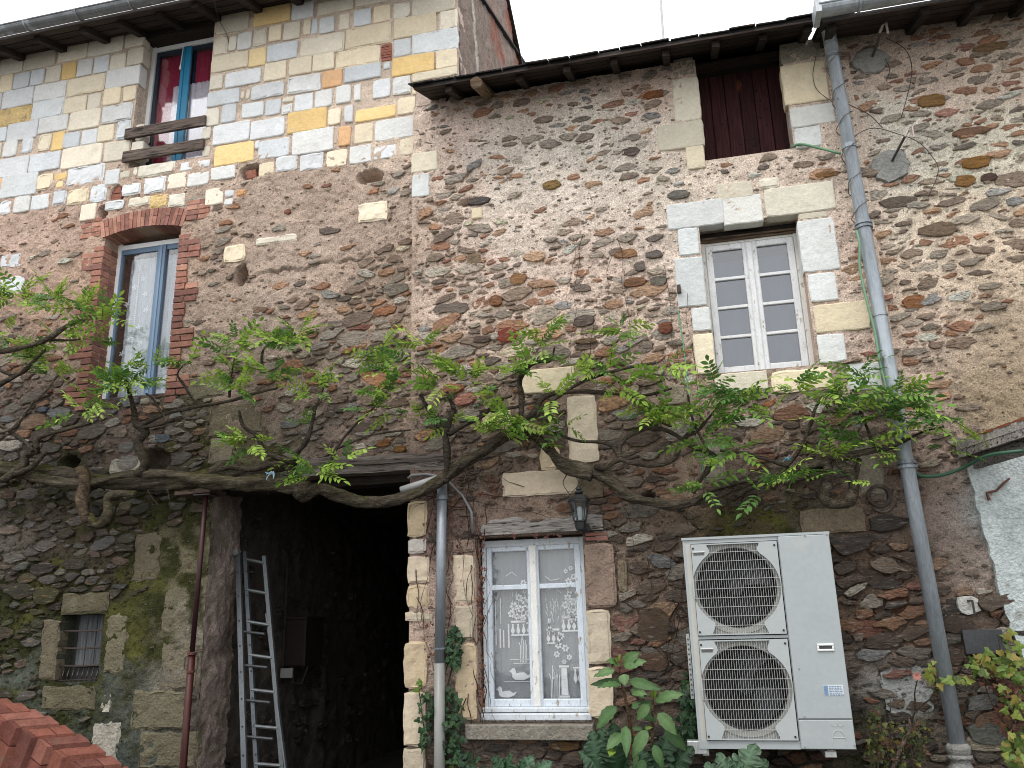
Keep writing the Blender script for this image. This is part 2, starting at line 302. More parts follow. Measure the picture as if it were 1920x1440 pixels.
cpv = np.array([[*lin(c[2]), c[3], c[4], c[5], c[6]] for c in CP])
EXPO = 1.0
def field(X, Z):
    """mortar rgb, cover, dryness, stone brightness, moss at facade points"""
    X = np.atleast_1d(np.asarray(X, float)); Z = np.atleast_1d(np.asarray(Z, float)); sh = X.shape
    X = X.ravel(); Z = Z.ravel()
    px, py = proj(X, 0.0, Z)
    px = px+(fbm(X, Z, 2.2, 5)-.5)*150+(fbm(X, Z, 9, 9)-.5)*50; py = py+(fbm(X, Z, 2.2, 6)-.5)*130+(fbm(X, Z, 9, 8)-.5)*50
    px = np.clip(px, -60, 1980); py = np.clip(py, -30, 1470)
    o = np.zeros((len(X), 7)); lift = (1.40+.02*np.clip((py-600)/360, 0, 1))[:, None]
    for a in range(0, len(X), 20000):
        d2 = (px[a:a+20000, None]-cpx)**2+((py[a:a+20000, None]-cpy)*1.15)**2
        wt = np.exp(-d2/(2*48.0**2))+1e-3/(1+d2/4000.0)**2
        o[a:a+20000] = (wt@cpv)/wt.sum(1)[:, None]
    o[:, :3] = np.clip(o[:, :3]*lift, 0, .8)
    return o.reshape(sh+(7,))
MOSS = np.array([.040, .042, .016]); MOSSY = np.array([.12, .12, .035])

# ------------------------------------------------------------------ the ground
MB().box(-30, 30, -25, 12, -.3, 0).build('ground', M['ground'], kind='structure')

# ------------------------------------------------------------------ facade openings (x0, x1, z0, z1)
YL, YM, YR = .05, 0.0, .02
XB = Rx(775, 300); XT = Rx(859, 60, YL); XC = Rx(1600, 330)+.10
XL, XR = -8.6, 4.4
def rect(l, r, b, t, Y=0.0):
    """left, right: two points each; bottom, top: one point each"""
    return (sum(Rx(*p, Y) for p in l)/len(l), sum(Rx(*p, Y) for p in r)/len(r), Rz(*b, Y), Rz(*t, Y))
OA = rect([(271, 55), (241, 300)], [(404, 29), (382, 292)], (311, 304), (335, 42), YL)
OB = rect([(200, 446), (159, 747)], [(343, 427), (308, 736)], (235, 744), (285, 424), YL)
OC = rect([(1302, 110), (1322, 297)], [(1464, 82), (1488, 275)], (1402, 290), (1390, 96), YM)
OD = rect([(1309, 424), (1338, 698)], [(1495, 400), (1534, 689)], (1438, 692), (1402, 412), YM)
OE = rect([(893, 1014), (896, 1347)], [(1093, 1000), (1108, 1340)], (1000, 1354), (1000, 1003), YM)
OF = rect([(112, 1155), (104, 1275)], [(197, 1150), (183, 1278)], (145, 1279), (155, 1152), YL)
OG = (Rx(384, 1150, YL), XB-.0, -.05, Rz(640, 880, YL))
ZTOP_L = Rz(330, 30, YL)+.02
ZTOP_M = Rz(1150, 138, YM)
ZTOP_R = Rz(1720, 45, YR)
HOLES = [(690, 326, 26, 15), (446, 512, 14, 22), (466, 318, 24, 16), (213, 362, 14, 22), (187, 394, 12, 16), (121, 866, 22, 14), (283, 860, 34, 22), (1215, 930, 10, 6), (885, 378, 26, 7)]
HW = [(Rx(a, b), Rz(a, b), c*.0042, d*.0042) for a, b, c, d in HOLES]
def relief(X, Z, F):
    dry = F[..., 4]; cov = F[..., 3]
    y = (fbm(X, Z, 3, 1)-.5)*.030+(fbm(X, Z, 14, 2)-.5)*.026+(fbm(X, Z, 38, 3, 2)-.5)*(.020+.014*dry)
    y = y+dry*.022-.004*(1-dry)*(1-cov)
    for hx, hz, hw, hh in HW:
        q = ((X-hx)/hw)**2+((Z-hz)/hh)**2+(fbm(X, Z, 25, 4)-.5)*1.2
        y = y+.2*np.clip(1.5-q, 0, 1)**.5*(q < 1.5)
    gr = 1-np.abs(fbm(X+Z*.12, Z*4.2, 5.5, 77, 3)-.5)/.016; gr = np.clip(gr, 0, 1)*np.clip(cov*2.2-.25, 0, 1); y = y+gr*(.022+.02*dry)
    # step where the old render coat ends
    px, py = proj(X, 0.0, Z)
    edge = 512-(px-480)*.17+(fbm(X, Z*0, 9, 3, 5)-.5)*22
    on = (py < edge) & (px > 478) & (px < 672)
    y = y-.016*on*np.clip((672-px)/60, 0, 1)*np.clip(1-(edge-py)/140, 0, 1)
    y = y+.035*np.clip(1.2-np.abs(py-edge)/2.4, 0, 1)*np.clip(fbm(X, Z, 6, 91)*4-1.3, .1, 1)*(px > 478)*(px < 690)
    tuf = np.clip((352-.125*px-py)/30, 0, 1)*(px < 790)
    y = y*(1-.72*tuf)+.004*tuf
    return y
def wall(name, x0, x1, z0, z1, Y, holes, parent, step=.015, thick=.45):
    xb = sorted({x0, x1, *[h[0] for h in holes if x0 < h[0] < x1], *[h[1] for h in holes if x0 < h[1] < x1]})
    zb = sorted({z0, z1, *[h[2] for h in holes if z0 < h[2] < z1], *[h[3] for h in holes if z0 < h[3] < z1]})
    def sub(b): return np.concatenate([np.linspace(a, c, max(2, int((c-a)/step)+1))[:-1] for a, c in zip(b[:-1], b[1:])]+[[b[-1]]])
    xs, zs = sub(xb), sub(zb); X, Z = np.meshgrid(xs, zs, indexing='ij')
    F = field(X, Z); y = relief(X, Z, F)
    em = np.minimum(np.minimum(X-x0, x1-X), 9)
    for h in holes:
        dx = np.maximum(np.maximum(h[0]-X, X-h[1]), 0); dz = np.maximum(np.maximum(h[2]-Z, Z-h[3]), 0)
        em = np.minimum(em, np.hypot(dx, dz))
    y = y*np.clip(em/.04, 0, 1)
    sp = fbm(X, Z, 30, 11, 3); big = fbm(X, Z, 4, 12)
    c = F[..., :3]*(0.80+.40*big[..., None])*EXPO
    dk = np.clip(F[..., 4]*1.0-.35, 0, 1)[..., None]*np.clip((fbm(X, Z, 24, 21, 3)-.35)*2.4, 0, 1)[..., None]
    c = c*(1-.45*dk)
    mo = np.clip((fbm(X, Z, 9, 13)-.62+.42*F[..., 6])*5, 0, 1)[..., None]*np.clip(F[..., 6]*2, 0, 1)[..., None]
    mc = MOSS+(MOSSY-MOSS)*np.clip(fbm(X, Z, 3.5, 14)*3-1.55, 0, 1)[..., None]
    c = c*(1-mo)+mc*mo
    nx, nz = len(xs), len(zs)
    V = np.stack([X, Y+y, Z], -1).reshape(-1, 3)
    ci = (xs[:-1]+xs[1:])/2; cj = (zs[:-1]+zs[1:])/2; CI, CJ = np.meshgrid(ci, cj, indexing='ij')
    keep = np.ones(CI.shape, bool)
    for h in holes: keep &= ~((CI > h[0]) & (CI < h[1]) & (CJ > h[2]) & (CJ < h[3]))
    I, J = np.nonzero(keep); q = np.stack([I*nz+J, (I+1)*nz+J, (I+1)*nz+J+1, I*nz+J+1], 1)
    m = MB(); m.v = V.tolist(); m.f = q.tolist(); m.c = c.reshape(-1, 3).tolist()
    def mc_(x, z): return tuple(field(x, z)[0, :3]*.9)
    # reveals and outer edges, with real thickness
    for h in holes:
        a, b, c0, d = max(h[0], x0), min(h[1], x1), max(h[2], z0), min(h[3], z1)
        t = thick
        for (p, qq) in (((a, c0), (a, d)), ((a, d), (b, d)), ((b, d), (b, c0)), ((b, c0), (a, c0))):
            m.add([(p[0], Y, p[1]), (qq[0], Y, qq[1]), (qq[0], Y+t, qq[1]), (p[0], Y+t, p[1])], [(0, 1, 2, 3)], mc_((p[0]+qq[0])/2, (p[1]+qq[1])/2))
    for (p, qq) in (((x0, z0), (x0, z1)), ((x0, z1), (x1, z1)), ((x1, z1), (x1, z0))):
        m.add([(p[0], Y, p[1]), (qq[0], Y, qq[1]), (qq[0], Y+thick, qq[1]), (p[0], Y+thick, p[1])], [(0, 1, 2, 3)], mc_((p[0]+qq[0])/2, min((p[1]+qq[1])/2, 6)))
    return m.build(name, M['mortar'], parent, smooth=True)

tall_house = thing('stone_house', 'tall left house of squared white and yellow blocks above a dark carriage doorway', 'house', ((XL+XB)/2, 0, 0))
low_house = thing('stone_house', 'lower rubble stone house in the middle, slate eave, small paned window and lace curtain window', 'house', ((XB+XC)/2, 0, 0))
end_house = thing('stone_house', 'rubble stone house at the right edge behind the tall grey downpipe, with a zinc gutter', 'house', ((XC+XR)/2, 0, 0))
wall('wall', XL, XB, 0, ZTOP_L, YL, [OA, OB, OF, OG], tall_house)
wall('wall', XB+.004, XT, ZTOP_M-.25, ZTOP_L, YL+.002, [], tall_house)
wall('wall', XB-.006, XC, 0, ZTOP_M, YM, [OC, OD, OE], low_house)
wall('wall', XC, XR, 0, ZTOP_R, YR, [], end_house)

# ------------------------------------------------------------------ occupancy raster (what the rubble has to leave free)
GS = .01; GX0, GZ0 = XL, 0.0; NXg = int((XR-XL)/GS)+2; NZg = int(9.0/GS)
occ = np.zeros((NXg, NZg), bool)
def mark(x0, x1, z0, z1, m=0.0):
    occ[max(0, int((x0-m-GX0)/GS)):max(0, int((x1+m-GX0)/GS)+1), max(0, int((z0-m)/GS)):max(0, int((z1+m)/GS)+1)] = True
for o_ in (OA, OB, OC, OD, OE, OF, OG): mark(*o_, .01)
for hx, hz, hw, hh in HW: mark(hx-hw, hx+hw, hz-hh, hz+hh, .01)

# ------------------------------------------------------------------ squared limestone blocks, read one by one
PAL = {'w': [(224, 226, 228), (216, 220, 224), (228, 228, 226), (220, 223, 224)], 'c': [(224, 216, 200), (216, 208, 192), (228, 222, 208)], 'p': [(236, 224, 200), (234, 219, 192), (236, 226, 208)],
       'y': [(240, 210, 152), (236, 203, 142), (240, 216, 168)], 'o': [(236, 190, 146), (230, 178, 132)], 'g': [(184, 176, 164), (172, 166, 154)], 'k': [(122, 114, 98), (112, 106, 88)], 'm': [(100, 94, 76), (88, 84, 68), (108, 100, 84)], 'r': [(176, 158, 148)], 'd': [(150, 140, 124)]}
LK = .93
def block(xl, xr, yt, yb, k, parent, Y, conv=None, proud=.014, rough=False, mul=1.0, name='limestone_block', thick=.1):
    if k in 'kmg': proud = .007
    if conv: (xl, yt), (xr, yb) = conv(xl, yt), conv(xr, yb)
    xm, ym = (xl+xr)/2, (yt+yb)/2
    x0, x1 = Rx(xl, ym+ (xm-xl)*.10, Y), Rx(xr, ym-(xr-xm)*.10, Y); z0, z1 = Rz(xm, yb, Y), Rz(xm, yt, Y)
    if x1-x0 < .02 or z1-z0 < .015: return
    g = .0035; x0 += g; x1 -= g; z0 += g; z1 -= g
    mark(x0, x1, z0, z1, .004)
    w_, h_ = x1-x0, z1-z0; ch = min(w_, h_)
    pts = []; nx = max(2, int(w_/.05)); nz = max(2, int(h_/.045))
    for i in range(nx): pts.append((x0+w_*i/nx, z0))
    for i in range(nz): pts.append((x1, z0+h_*i/nz))
    for i in range(nx): pts.append((x1-w_*i/nx, z1))
    for i in range(nz): pts.append((x0, z1-h_*i/nz))
    jj = .0025 if not rough else (.014 if k in 'kmg' else .006); cr = random.uniform(.001, .006)*(1.5 if rough else 1)
    q = []
    for (a, b) in pts:
        ca = min(abs(a-x0), abs(a-x1)) < .001 and min(abs(b-z0), abs(b-z1)) < .001
        if ca:
            cc = cr*random.uniform(.4, 1.8); a += cc*(1 if abs(a-x0) < .001 else -1); b += cc*(1 if abs(b-z0) < .001 else -1)
        q.append((a+random.uniform(-jj, jj), b+random.uniform(-jj, jj)))
    base = np.array(random.choice(PAL[k]), float)
    c = np.clip(lin(base)*LK*random.uniform(.88, 1.05)*np.asarray(mul), 0, .86)
    m = MB(); n = len(q); ce = np.array([(x0+x1)/2, (z0+z1)/2]); f = Y-proud*random.uniform(.6, 1.3)
    vs = [(p[0], Y+thick, p[1]) for p in q]+[(p[0], f+.006, p[1]) for p in q]
    for p in q:
        d = ce-np.array(p); e = .008 if not rough else .016; d = np.sign(d)*np.minimum(np.abs(d), e)
        vs.append((p[0]+d[0], f+random.uniform(-1, 1)*(.001 if not rough else .006), p[1]+d[1]))
    tx, tz = random.uniform(-.006, .006), random.uniform(-.006, .006)
    fs = []
    for kk in (0, n):
        for i in range(n): fs.append((kk+i, kk+(i+1) % n, kk+n+(i+1) % n, kk+n+i))
    if rough:
        # hewn or weathered face: a small net of uneven points inside the outline
        gx, gz = (7, 4) if w_ > h_ else (4, 7); sd = random.uniform(0, 50); b0_ = len(vs)
        ins = .018; am = .016 if ch > .1 else .008
        for i in range(gx):
            for j in range(gz):
                px_, pz_ = x0+ins+(w_-2*ins)*i/(gx-1), z0+ins+(h_-2*ins)*j/(gz-1)
                ed = (i in (0, gx-1)) or (j in (0, gz-1))
                vs.append((px_+(0 if ed else random.uniform(-.006, .006)), f+(float(fbm(px_+sd, pz_, 11, 3))-.5)*am*2-.002, pz_+(0 if ed else random.uniform(-.006, .006))))
        fs += [(b0_+i*gz+j, b0_+(i+1)*gz+j, b0_+(i+1)*gz+j+1, b0_+i*gz+j+1) for i in range(gx-1) for j in range(gz-1)]
        # stitch outline ring to net border
        br = [b0_+i*gz for i in range(gx)]+[b0_+(gx-1)*gz+j for j in range(1, gz)]+[b0_+i*gz+gz-1 for i in range(gx-2, -1, -1)]+[b0_+j for j in range(gz-2, 0, -1)]
        R1 = list(range(2*n, 3*n)); ia = ib = 0; na, nb_ = len(R1), len(br)
        while ia < na or ib < nb_:
            if ib >= nb_ or (ia < na and (ia+1)/na <= (ib+1)/nb_): fs.append((R1[ia % na], R1[(ia+1) % na], br[ib % nb_])); ia += 1
            else: fs.append((R1[ia % na], br[(ib+1) % nb_], br[ib % nb_])); ib += 1
    else:
        vs.append((ce[0], f-.001, ce[1])); fs += [(2*n+i, 2*n+(i+1) % n, 3*n) for i in range(n)]
    vs = [(a, b+(a-ce[0])*tx+(cc-ce[1])*tz, cc) for a, b, cc in vs]
    m.add(vs, fs, tuple(c))
    return m.build(name, M['limerough' if (rough and k not in 'wcp') or k in 'gkmd' else 'lime'], parent)
z1c = lambda a, b: (a/3.429, b/3.429)
z2c = lambda a, b: (380+a/3.429, b/3.429)
T1 = """0 150 372 475 c,155 360 335 440 c,378 565 283 390 p,570 797 248 350 c,805 930 205 300 c,-180 -5 400 520 c,180 380 262 318 g,600 722 178 216 g
0 85 482 592 p,90 195 470 570 w,200 290 450 548 w,298 395 425 530 c,398 492 402 510 y,499 598 382 490 w,604 703 360 468 w,712 813 350 450 c,820 925 312 418 c,-180 -8 520 620 w
-60 12 600 705 w,20 216 573 690 w,220 425 533 650 w,432 680 492 603 p,685 903 438 560 w
-30 203 690 805 y,206 412 640 764 w,415 560 625 727 p,565 650 603 702 c,667 780 564 676 p,795 880 555 650 p,-200 -40 720 830 w
-40 43 820 915 w,48 245 785 902 w,250 437 748 850 w,447 647 710 832 p,658 857 672 787 w
-60 10 925 1030 c,22 113 905 1010 w,142 212 882 985 w,248 330 865 972 p,338 415 850 968 y,405 515 852 952 w,525 627 832 930 w,629 735 805 912 p,752 845 775 897 w
-40 185 1015 1137 w,190 390 985 1102 w,397 660 938 1075 p,670 832 910 1035 c,-220 -45 1050 1160 w
-40 18 1150 1232 o,8 244 1120 1266 w,237 340 1120 1226 p,352 432 1113 1162 y,350 412 1168 1214 y,432 672 1068 1190 w,-200 -45 1170 1290 w
0 80 1292 1380 w,90 198 1262 1368 w,202 322 1252 1350 w,340 432 1220 1322 w,433 575 1217 1315 p,583 690 1187 1300 w,-120 -5 1310 1400 w
520 622 1312 1420 p,678 772 1092 1192 w,772 840 1102 1150 c,858 885 1078 1135 c,888 1130 1052 1132 c,1160 1262 1040 1100 w,1270 1355 1030 1080 w
785 913 1180 1257 w,930 1070 1140 1243 w,1080 1200 1115 1216 p,1206 1350 1110 1200 w,675 800 1292 1352 w,825 970 1267 1326 c,965 1085 1250 1340 y,1087 1195 1247 1330 c,1192 1312 1267 1337 g,1320 1440 1210 1320 p,1445 1510 1222 1268 w,1440 1500 1277 1322 w,1520 1583 1222 1270 o
845 925 910 1020 c,870 930 800 905 c"""
T2 = """572 714 15 122 w,738 973 0 82 c,980 1205 -40 28 c,1225 1335 15 117 c,1345 1625 -38 88 c,330 568 45 157 y,90 300 90 208 c
648 698 130 226 p,700 742 125 222 w,752 850 112 216 w,877 945 87 192 p,971 1085 60 167 w,1097 1210 35 142 p,1228 1505 100 232 p,1522 1640 65 185 p
72 163 240 350 p,168 222 235 330 c,224 318 210 322 w,327 415 187 296 c,427 510 165 267 p,520 630 145 257 c,918 1213 165 302 p
55 295 345 452 p,298 410 310 427 y,413 612 275 388 w,628 915 230 352 p,855 1143 310 430 p,1228 1340 250 362 w,1346 1645 198 340 w
47 133 482 578 c,147 378 455 552 w,397 540 400 517 p,556 703 372 482 p,706 848 347 455 p,1217 1492 355 477 y,1500 1640 322 442 p
30 240 580 677 w,312 525 538 632 w,546 762 487 597 w,768 898 452 562 o,913 1148 420 518 w,1162 1210 400 447 w,1346 1640 450 510 p,246 272 590 640 c,278 306 575 637 c
20 110 700 812 c,120 218 670 790 w,250 395 660 757 w,402 505 640 742 w,514 585 625 662 c,511 580 672 736 w,591 712 605 717 w,723 838 580 692 w,856 956 550 667 w,973 1019 545 652 w,1093 1210 510 632 w,1224 1340 495 612 w,1346 1375 560 612 p
-5 55 820 900 c,65 304 790 922 w,307 530 765 887 w,546 800 705 847 y,808 892 700 807 p,911 970 680 792 w,980 1245 690 772 y,1252 1370 625 737 p
76 333 925 1057 y,356 560 895 1017 w,576 845 835 987 w,873 955 812 942 o,976 1098 795 922 p,1105 1367 760 897 w,336 372 905 962 w
55 215 1070 1157 w,362 463 1045 1137 p,472 615 1003 1102 w,629 782 990 1097 w,793 932 965 1077 p,943 1088 935 1052 w,1099 1250 935 1022 w,1267 1380 890 1000 p
-5 50 940 1010 c,-10 45 1030 1070 w"""
def rows(t):
    for e in t.replace('\n', ',').split(','):
        p = e.split()
        if len(p) == 5: yield (*map(float, p[:4]), p[4])
for r in rows(T1): block(*r, tall_house, YL, z1c, rough=random.random() < .22)
for r in rows(T2): block(*r, tall_house, YL, z2c, rough=random.random() < .22)
# old bricks patched into the squared work
for i in range(6):
    a = z2c(1150, 290+i*17); b = z2c(1216, 302+i*17)
    MB().col(alb((160, 106, 92))).bbox(Rx(*a, YL), Rx(*b, YL), YL-.008, YL+.06, Rz(*b, YL), Rz(*a, YL), .003, .003).build('brick', M['brick'], tall_house)
for (a, b, h) in ((700, 775, 1200), (705, 772, 1222), (702, 775, 1245), (710, 770, 1268), (1575, 1640, 1095), (1580, 1640, 1120)):
    p = z1c(a, h); q = z1c(b, h+18)
    MB().col(alb((146, 98, 84))).bbox(Rx(*p, YL), Rx(*q, YL), YL+.01, YL+.09, Rz(*q, YL), Rz(*p, YL), .004, .004).build('brick', M['brick'], tall_house)
# blocks elsewhere (photo pixels)
TL = """672 727 380 416 p,420 461 460 492 p,480 560 443 458 c,2 40 476 502 w,0 46 520 552 w
350 426 706 746 k,392 493 756 814 m,392 440 820 868 k,115 205 1112 1150 m,76 109 1162 1275 m,198 240 1152 1262 k,78 180 1286 1332 m,190 212 1297 1340 g,172 224 1352 1440 g
300 374 1200 1292 k,246 350 1294 1368 k,260 372 1372 1440 k,205 268 858 886 g,305 345 1100 1190 k,252 300 1000 1090 m"""
TM = """1262 1302 108 142 g,1262 1313 145 228 c,1232 1321 230 280 c,1286 1322 274 318 p,1462 1548 76 115 g,1466 1552 117 194 p,1481 1566 197 236 w,1489 1541 238 278 w
1250 1358 378 427 w,1354 1430 367 420 w,1433 1566 347 402 c,1497 1552 398 412 c,1271 1311 428 480 w,1267 1322 483 576 w,1297 1333 577 622 w,1301 1340 625 702 p,1499 1570 410 510 w,1516 1570 512 566 w,1526 1630 567 622 p,1533 1586 626 681 w,1588 1652 680 732 w,1340 1440 698 735 c,1446 1560 692 735 p
1344 1412 342 374 c,1420 1462 334 354 c,884 905 390 411 p,771 821 285 322 p,772 806 326 370 w
978 1078 690 736 p,1064 1121 741 868 p,905 960 768 806 p,1012 1050 836 882 p,942 1086 882 930 p,1087 1130 892 935 d,1310 1360 836 900 g,1240 1288 722 760 d,1606 1656 822 925 g,1500 1622 952 1000 d
764 802 940 1008 p,764 800 1010 1038 w,764 806 1042 1094 p,762 806 1096 1142 p,760 812 1146 1166 c,757 802 1202 1292 p,756 800 1296 1400 p,755 800 1403 1450 c
848 889 1011 1036 r,850 890 1040 1130 p,852 892 1134 1200 c,854 894 1204 1350 p,1097 1155 1018 1140 r,1100 1146 1143 1246 c,1103 1150 1250 1348 p,1158 1176 1050 1110 d
1640 1672 835 880 d"""
for r in rows(TL): block(*r, tall_house, YL, rough=True, mul=1.0)
for r in rows(TM):
    lo = r[2] > 730
    block(*r, low_house, YM, rough=lo or random.random() < .15, mul=(.66, .615, .565) if r[2] > 880 else ((.80, .76, .71) if lo else (.93, .93, .90)))
# ------------------------------------------------------------------ brick surround of the tall narrow window
BRC = [(172, 124, 108), (164, 116, 102), (184, 138, 120), (152, 108, 98), (176, 130, 114), (140, 102, 93)]
def brick(x0, x1, y0, y1, z0, z1, parent, k=.95, cs=None, j=.004):
    m = MB().col(np.clip(lin(random.choice(cs or BRC))*k*random.uniform(.85, 1.1), 0, .8))
    m.bbox(x0, x1, y0, y1, z0, z1, .004, j); return m.build('brick', M['brick'], parent)
a0, a1, b0, b1 = OB
ch = .066; n_ = int((b1-b0+.02)/ch); spring = b1-.05
for i in range(n_):
    z = b0-.10+i*ch
    if z > spring-.03: break
    wide = (i % 7) in (1, 2, 3)
    dk = .95 if z > b0+1.0 else .62
    for side in (0, 1):
        ww = (.235 if wide else .115)+random.uniform(-.01, .01)
        if side == 0:
            if (i % 2) == 0 or not wide:
                brick(a0-ww, a0+.006, YL-.012, YL+.10, z+.005, z+ch-.006, tall_house, dk)
                brick(a0-.1, a0+.004, YL+.11, YL+.21, z+.005, z+ch-.006, tall_house, dk*.9)
                mark(a0-ww, a0, z, z+ch, .004)
            else:
                brick(a0-ww, a0-.12, YL-.010, YL+.08, z+.005, z+ch-.006, tall_house, dk)
                brick(a0-.112, a0+.006, YL-.012, YL+.20, z+.005, z+ch-.006, tall_house, dk)
                mark(a0-ww, a0, z, z+ch, .004)
        else:
            if wide and i % 2:
                brick(a1-.006, a1+.10, YL-.012, YL+.20, z+.005, z+ch-.006, tall_house, dk); brick(a1+.108, a1+ww, YL-.01, YL+.08, z+.005, z+ch-.006, tall_house, dk)
            else:
                brick(a1-.006, a1+ww, YL-.012, YL+.20, z+.005, z+ch-.006, tall_house, dk)
            mark(a1, a1+ww, z, z+ch, .004)
# the flat arch: voussoirs standing on edge
nb = 21; Rarc = ((a1-a0)/2)**2/(2*.055)+.0275; cxx = (a0+a1)/2; cz = spring+.055-Rarc
half = math.asin((a1-a0+.05)/2/Rarc)
for i in range(nb):
    t0 = -half+2*half*i/nb; t1 = -half+2*half*(i+1)/nb-.05/Rarc*.12
    split = i % 3 == 1
    rr = [(Rarc-.002, Rarc+.10), (Rarc+.106, Rarc+.185)] if split else [(Rarc-.002, Rarc+.183+random.uniform(-.006, .006))]
    for (r0, r1) in rr:
        c = np.clip(lin(random.choice(BRC))*.95*random.uniform(.85, 1.1), 0, .8)
        y0 = YL-.016+random.uniform(-.004, .004)
        q = [(cxx+r*math.sin(t), cz+r*math.cos(t)) for r, t in ((r0, t0), (r0, t1), (r1, t1), (r1, t0))]
        MB().col(c).prism(q, y0, YL+.22).build('brick', M['brick'], tall_house)
mark(a0-.05, a1+.05, spring-.02, spring+.25, .0)
for i in range(4):
    z = spring+.02+i*.056
    brick(a0-.30+.03*(i % 2), a0-.17, YL-.008, YL+.08, z, z+.048, tall_house); brick(a0-.165, a0-.06, YL-.008, YL+.08, z, z+.048, tall_house)
    brick(a1+.05, a1+.17+.02*(i % 2), YL-.012, YL+.08, z+.03, z+.08, tall_house); brick(a1+.18, a1+.30, YL-.01, YL+.08, z+.03, z+.08, tall_house)
mark(a0-.32, a0, spring, spring+.25, .004); mark(a1, a1+.32, spring, spring+.27, .004)

# ------------------------------------------------------------------ rubble: power diagram of irregular cells, clipped to the free wall
AX = 2.15
cell = .16; gridd = {}
seeds = []
def tryseed(x, z, r):
    u = x/AX; k0, k1 = int(u/cell), int(z/cell)
    for i in range(k0-1, k0+2):
        for j in range(k1-1, k1+2):
            for (a, b, c) in gridd.get((i, j), ()):
                if (a-u)**2+(b-z)**2 < ((r+c)*.86)**2: return False
    gridd.setdefault((k0, k1), []).append((u, z, r)); seeds.append((x, z, r)); return True
cand = 36000
cx_ = rng.uniform(XL, XR, cand); cz_ = rng.uniform(.2, 7.6, cand)
Fc = field(cx_, cz_)
pxs, pys = proj(cx_, 0, cz_)
for stage, (lo, hi) in enumerate([(.052, .075), (.036, .052), (.026, .038), (.018, .027), (.012, .018)]):
    n0 = int(cand*[0, .035, .14, .36, .68][stage]); n1 = int(cand*[.035, .14, .36, .68, 1][stage])
    for i in range(n0, n1):
        F = Fc[i]
        if not (-160 < pxs[i] < 2150 and pys[i] > -40): continue
        if occ[int((cx_[i]-GX0)/GS), int(cz_[i]/GS)]: continue
        if stage == 0 and F[3] < .6: continue
        r = rng.uniform(lo, hi)
        if stage == 4 and F[4] > .6: continue
        tryseed(cx_[i], cz_[i], r)
def clip(poly, mx_, mz_, nx_, nz_):
    out = []; n = len(poly)
    for i in range(n):
        a, b = poly[i], poly[(i+1) % n]
        da = (a[0]-mx_)*nx_+(a[1]-mz_)*nz_; db = (b[0]-mx_)*nx_+(b[1]-mz_)*nz_
        if da <= 0: out.append(a)
        if (da < 0) != (db < 0) and abs(da-db) > 1e-12:
            t = da/(da-db); out.append((a[0]+(b[0]-a[0])*t, a[1]+(b[1]-a[1])*t))
    return out
SC = {'or': [(172, 118, 76), (160, 104, 66), (178, 130, 92), (150, 96, 62), (184, 140, 100)], 'gr': [(152, 140, 124), (140, 130, 116), (156, 148, 136), (134, 124, 112), (166, 154, 138)],
      'bl': [(140, 142, 142), (124, 128, 130), (150, 152, 150)], 'br': [(134, 112, 94), (120, 98, 82), (142, 122, 104), (110, 92, 80)], 'rd': [(160, 98, 80), (146, 86, 70), (168, 108, 90)], 'dk': [(92, 84, 78), (104, 92, 84)],
      'li': [(206, 196, 176), (190, 182, 168), (196, 180, 150)]}
def pickc(F, px, py):
    orr = .30 if (py < 760 and px > 780) else .20
    if px < 780 and py > 300 and py < 700: orr = .22
    low = py > 700 and px > 780
    pr = [('or', orr), ('gr', .34 if not low else .18), ('bl', .06 if not low else .02), ('br', .26 if not low else .62), ('rd', .03 if not low else .04), ('dk', .04 if not low else .10), ('li', .06)]
    t = random.random()*sum(p for _, p in pr)
    for k, p in pr:
        t -= p
        if t <= 0: break
    return lin(random.choice(SC[k]))
stones = []
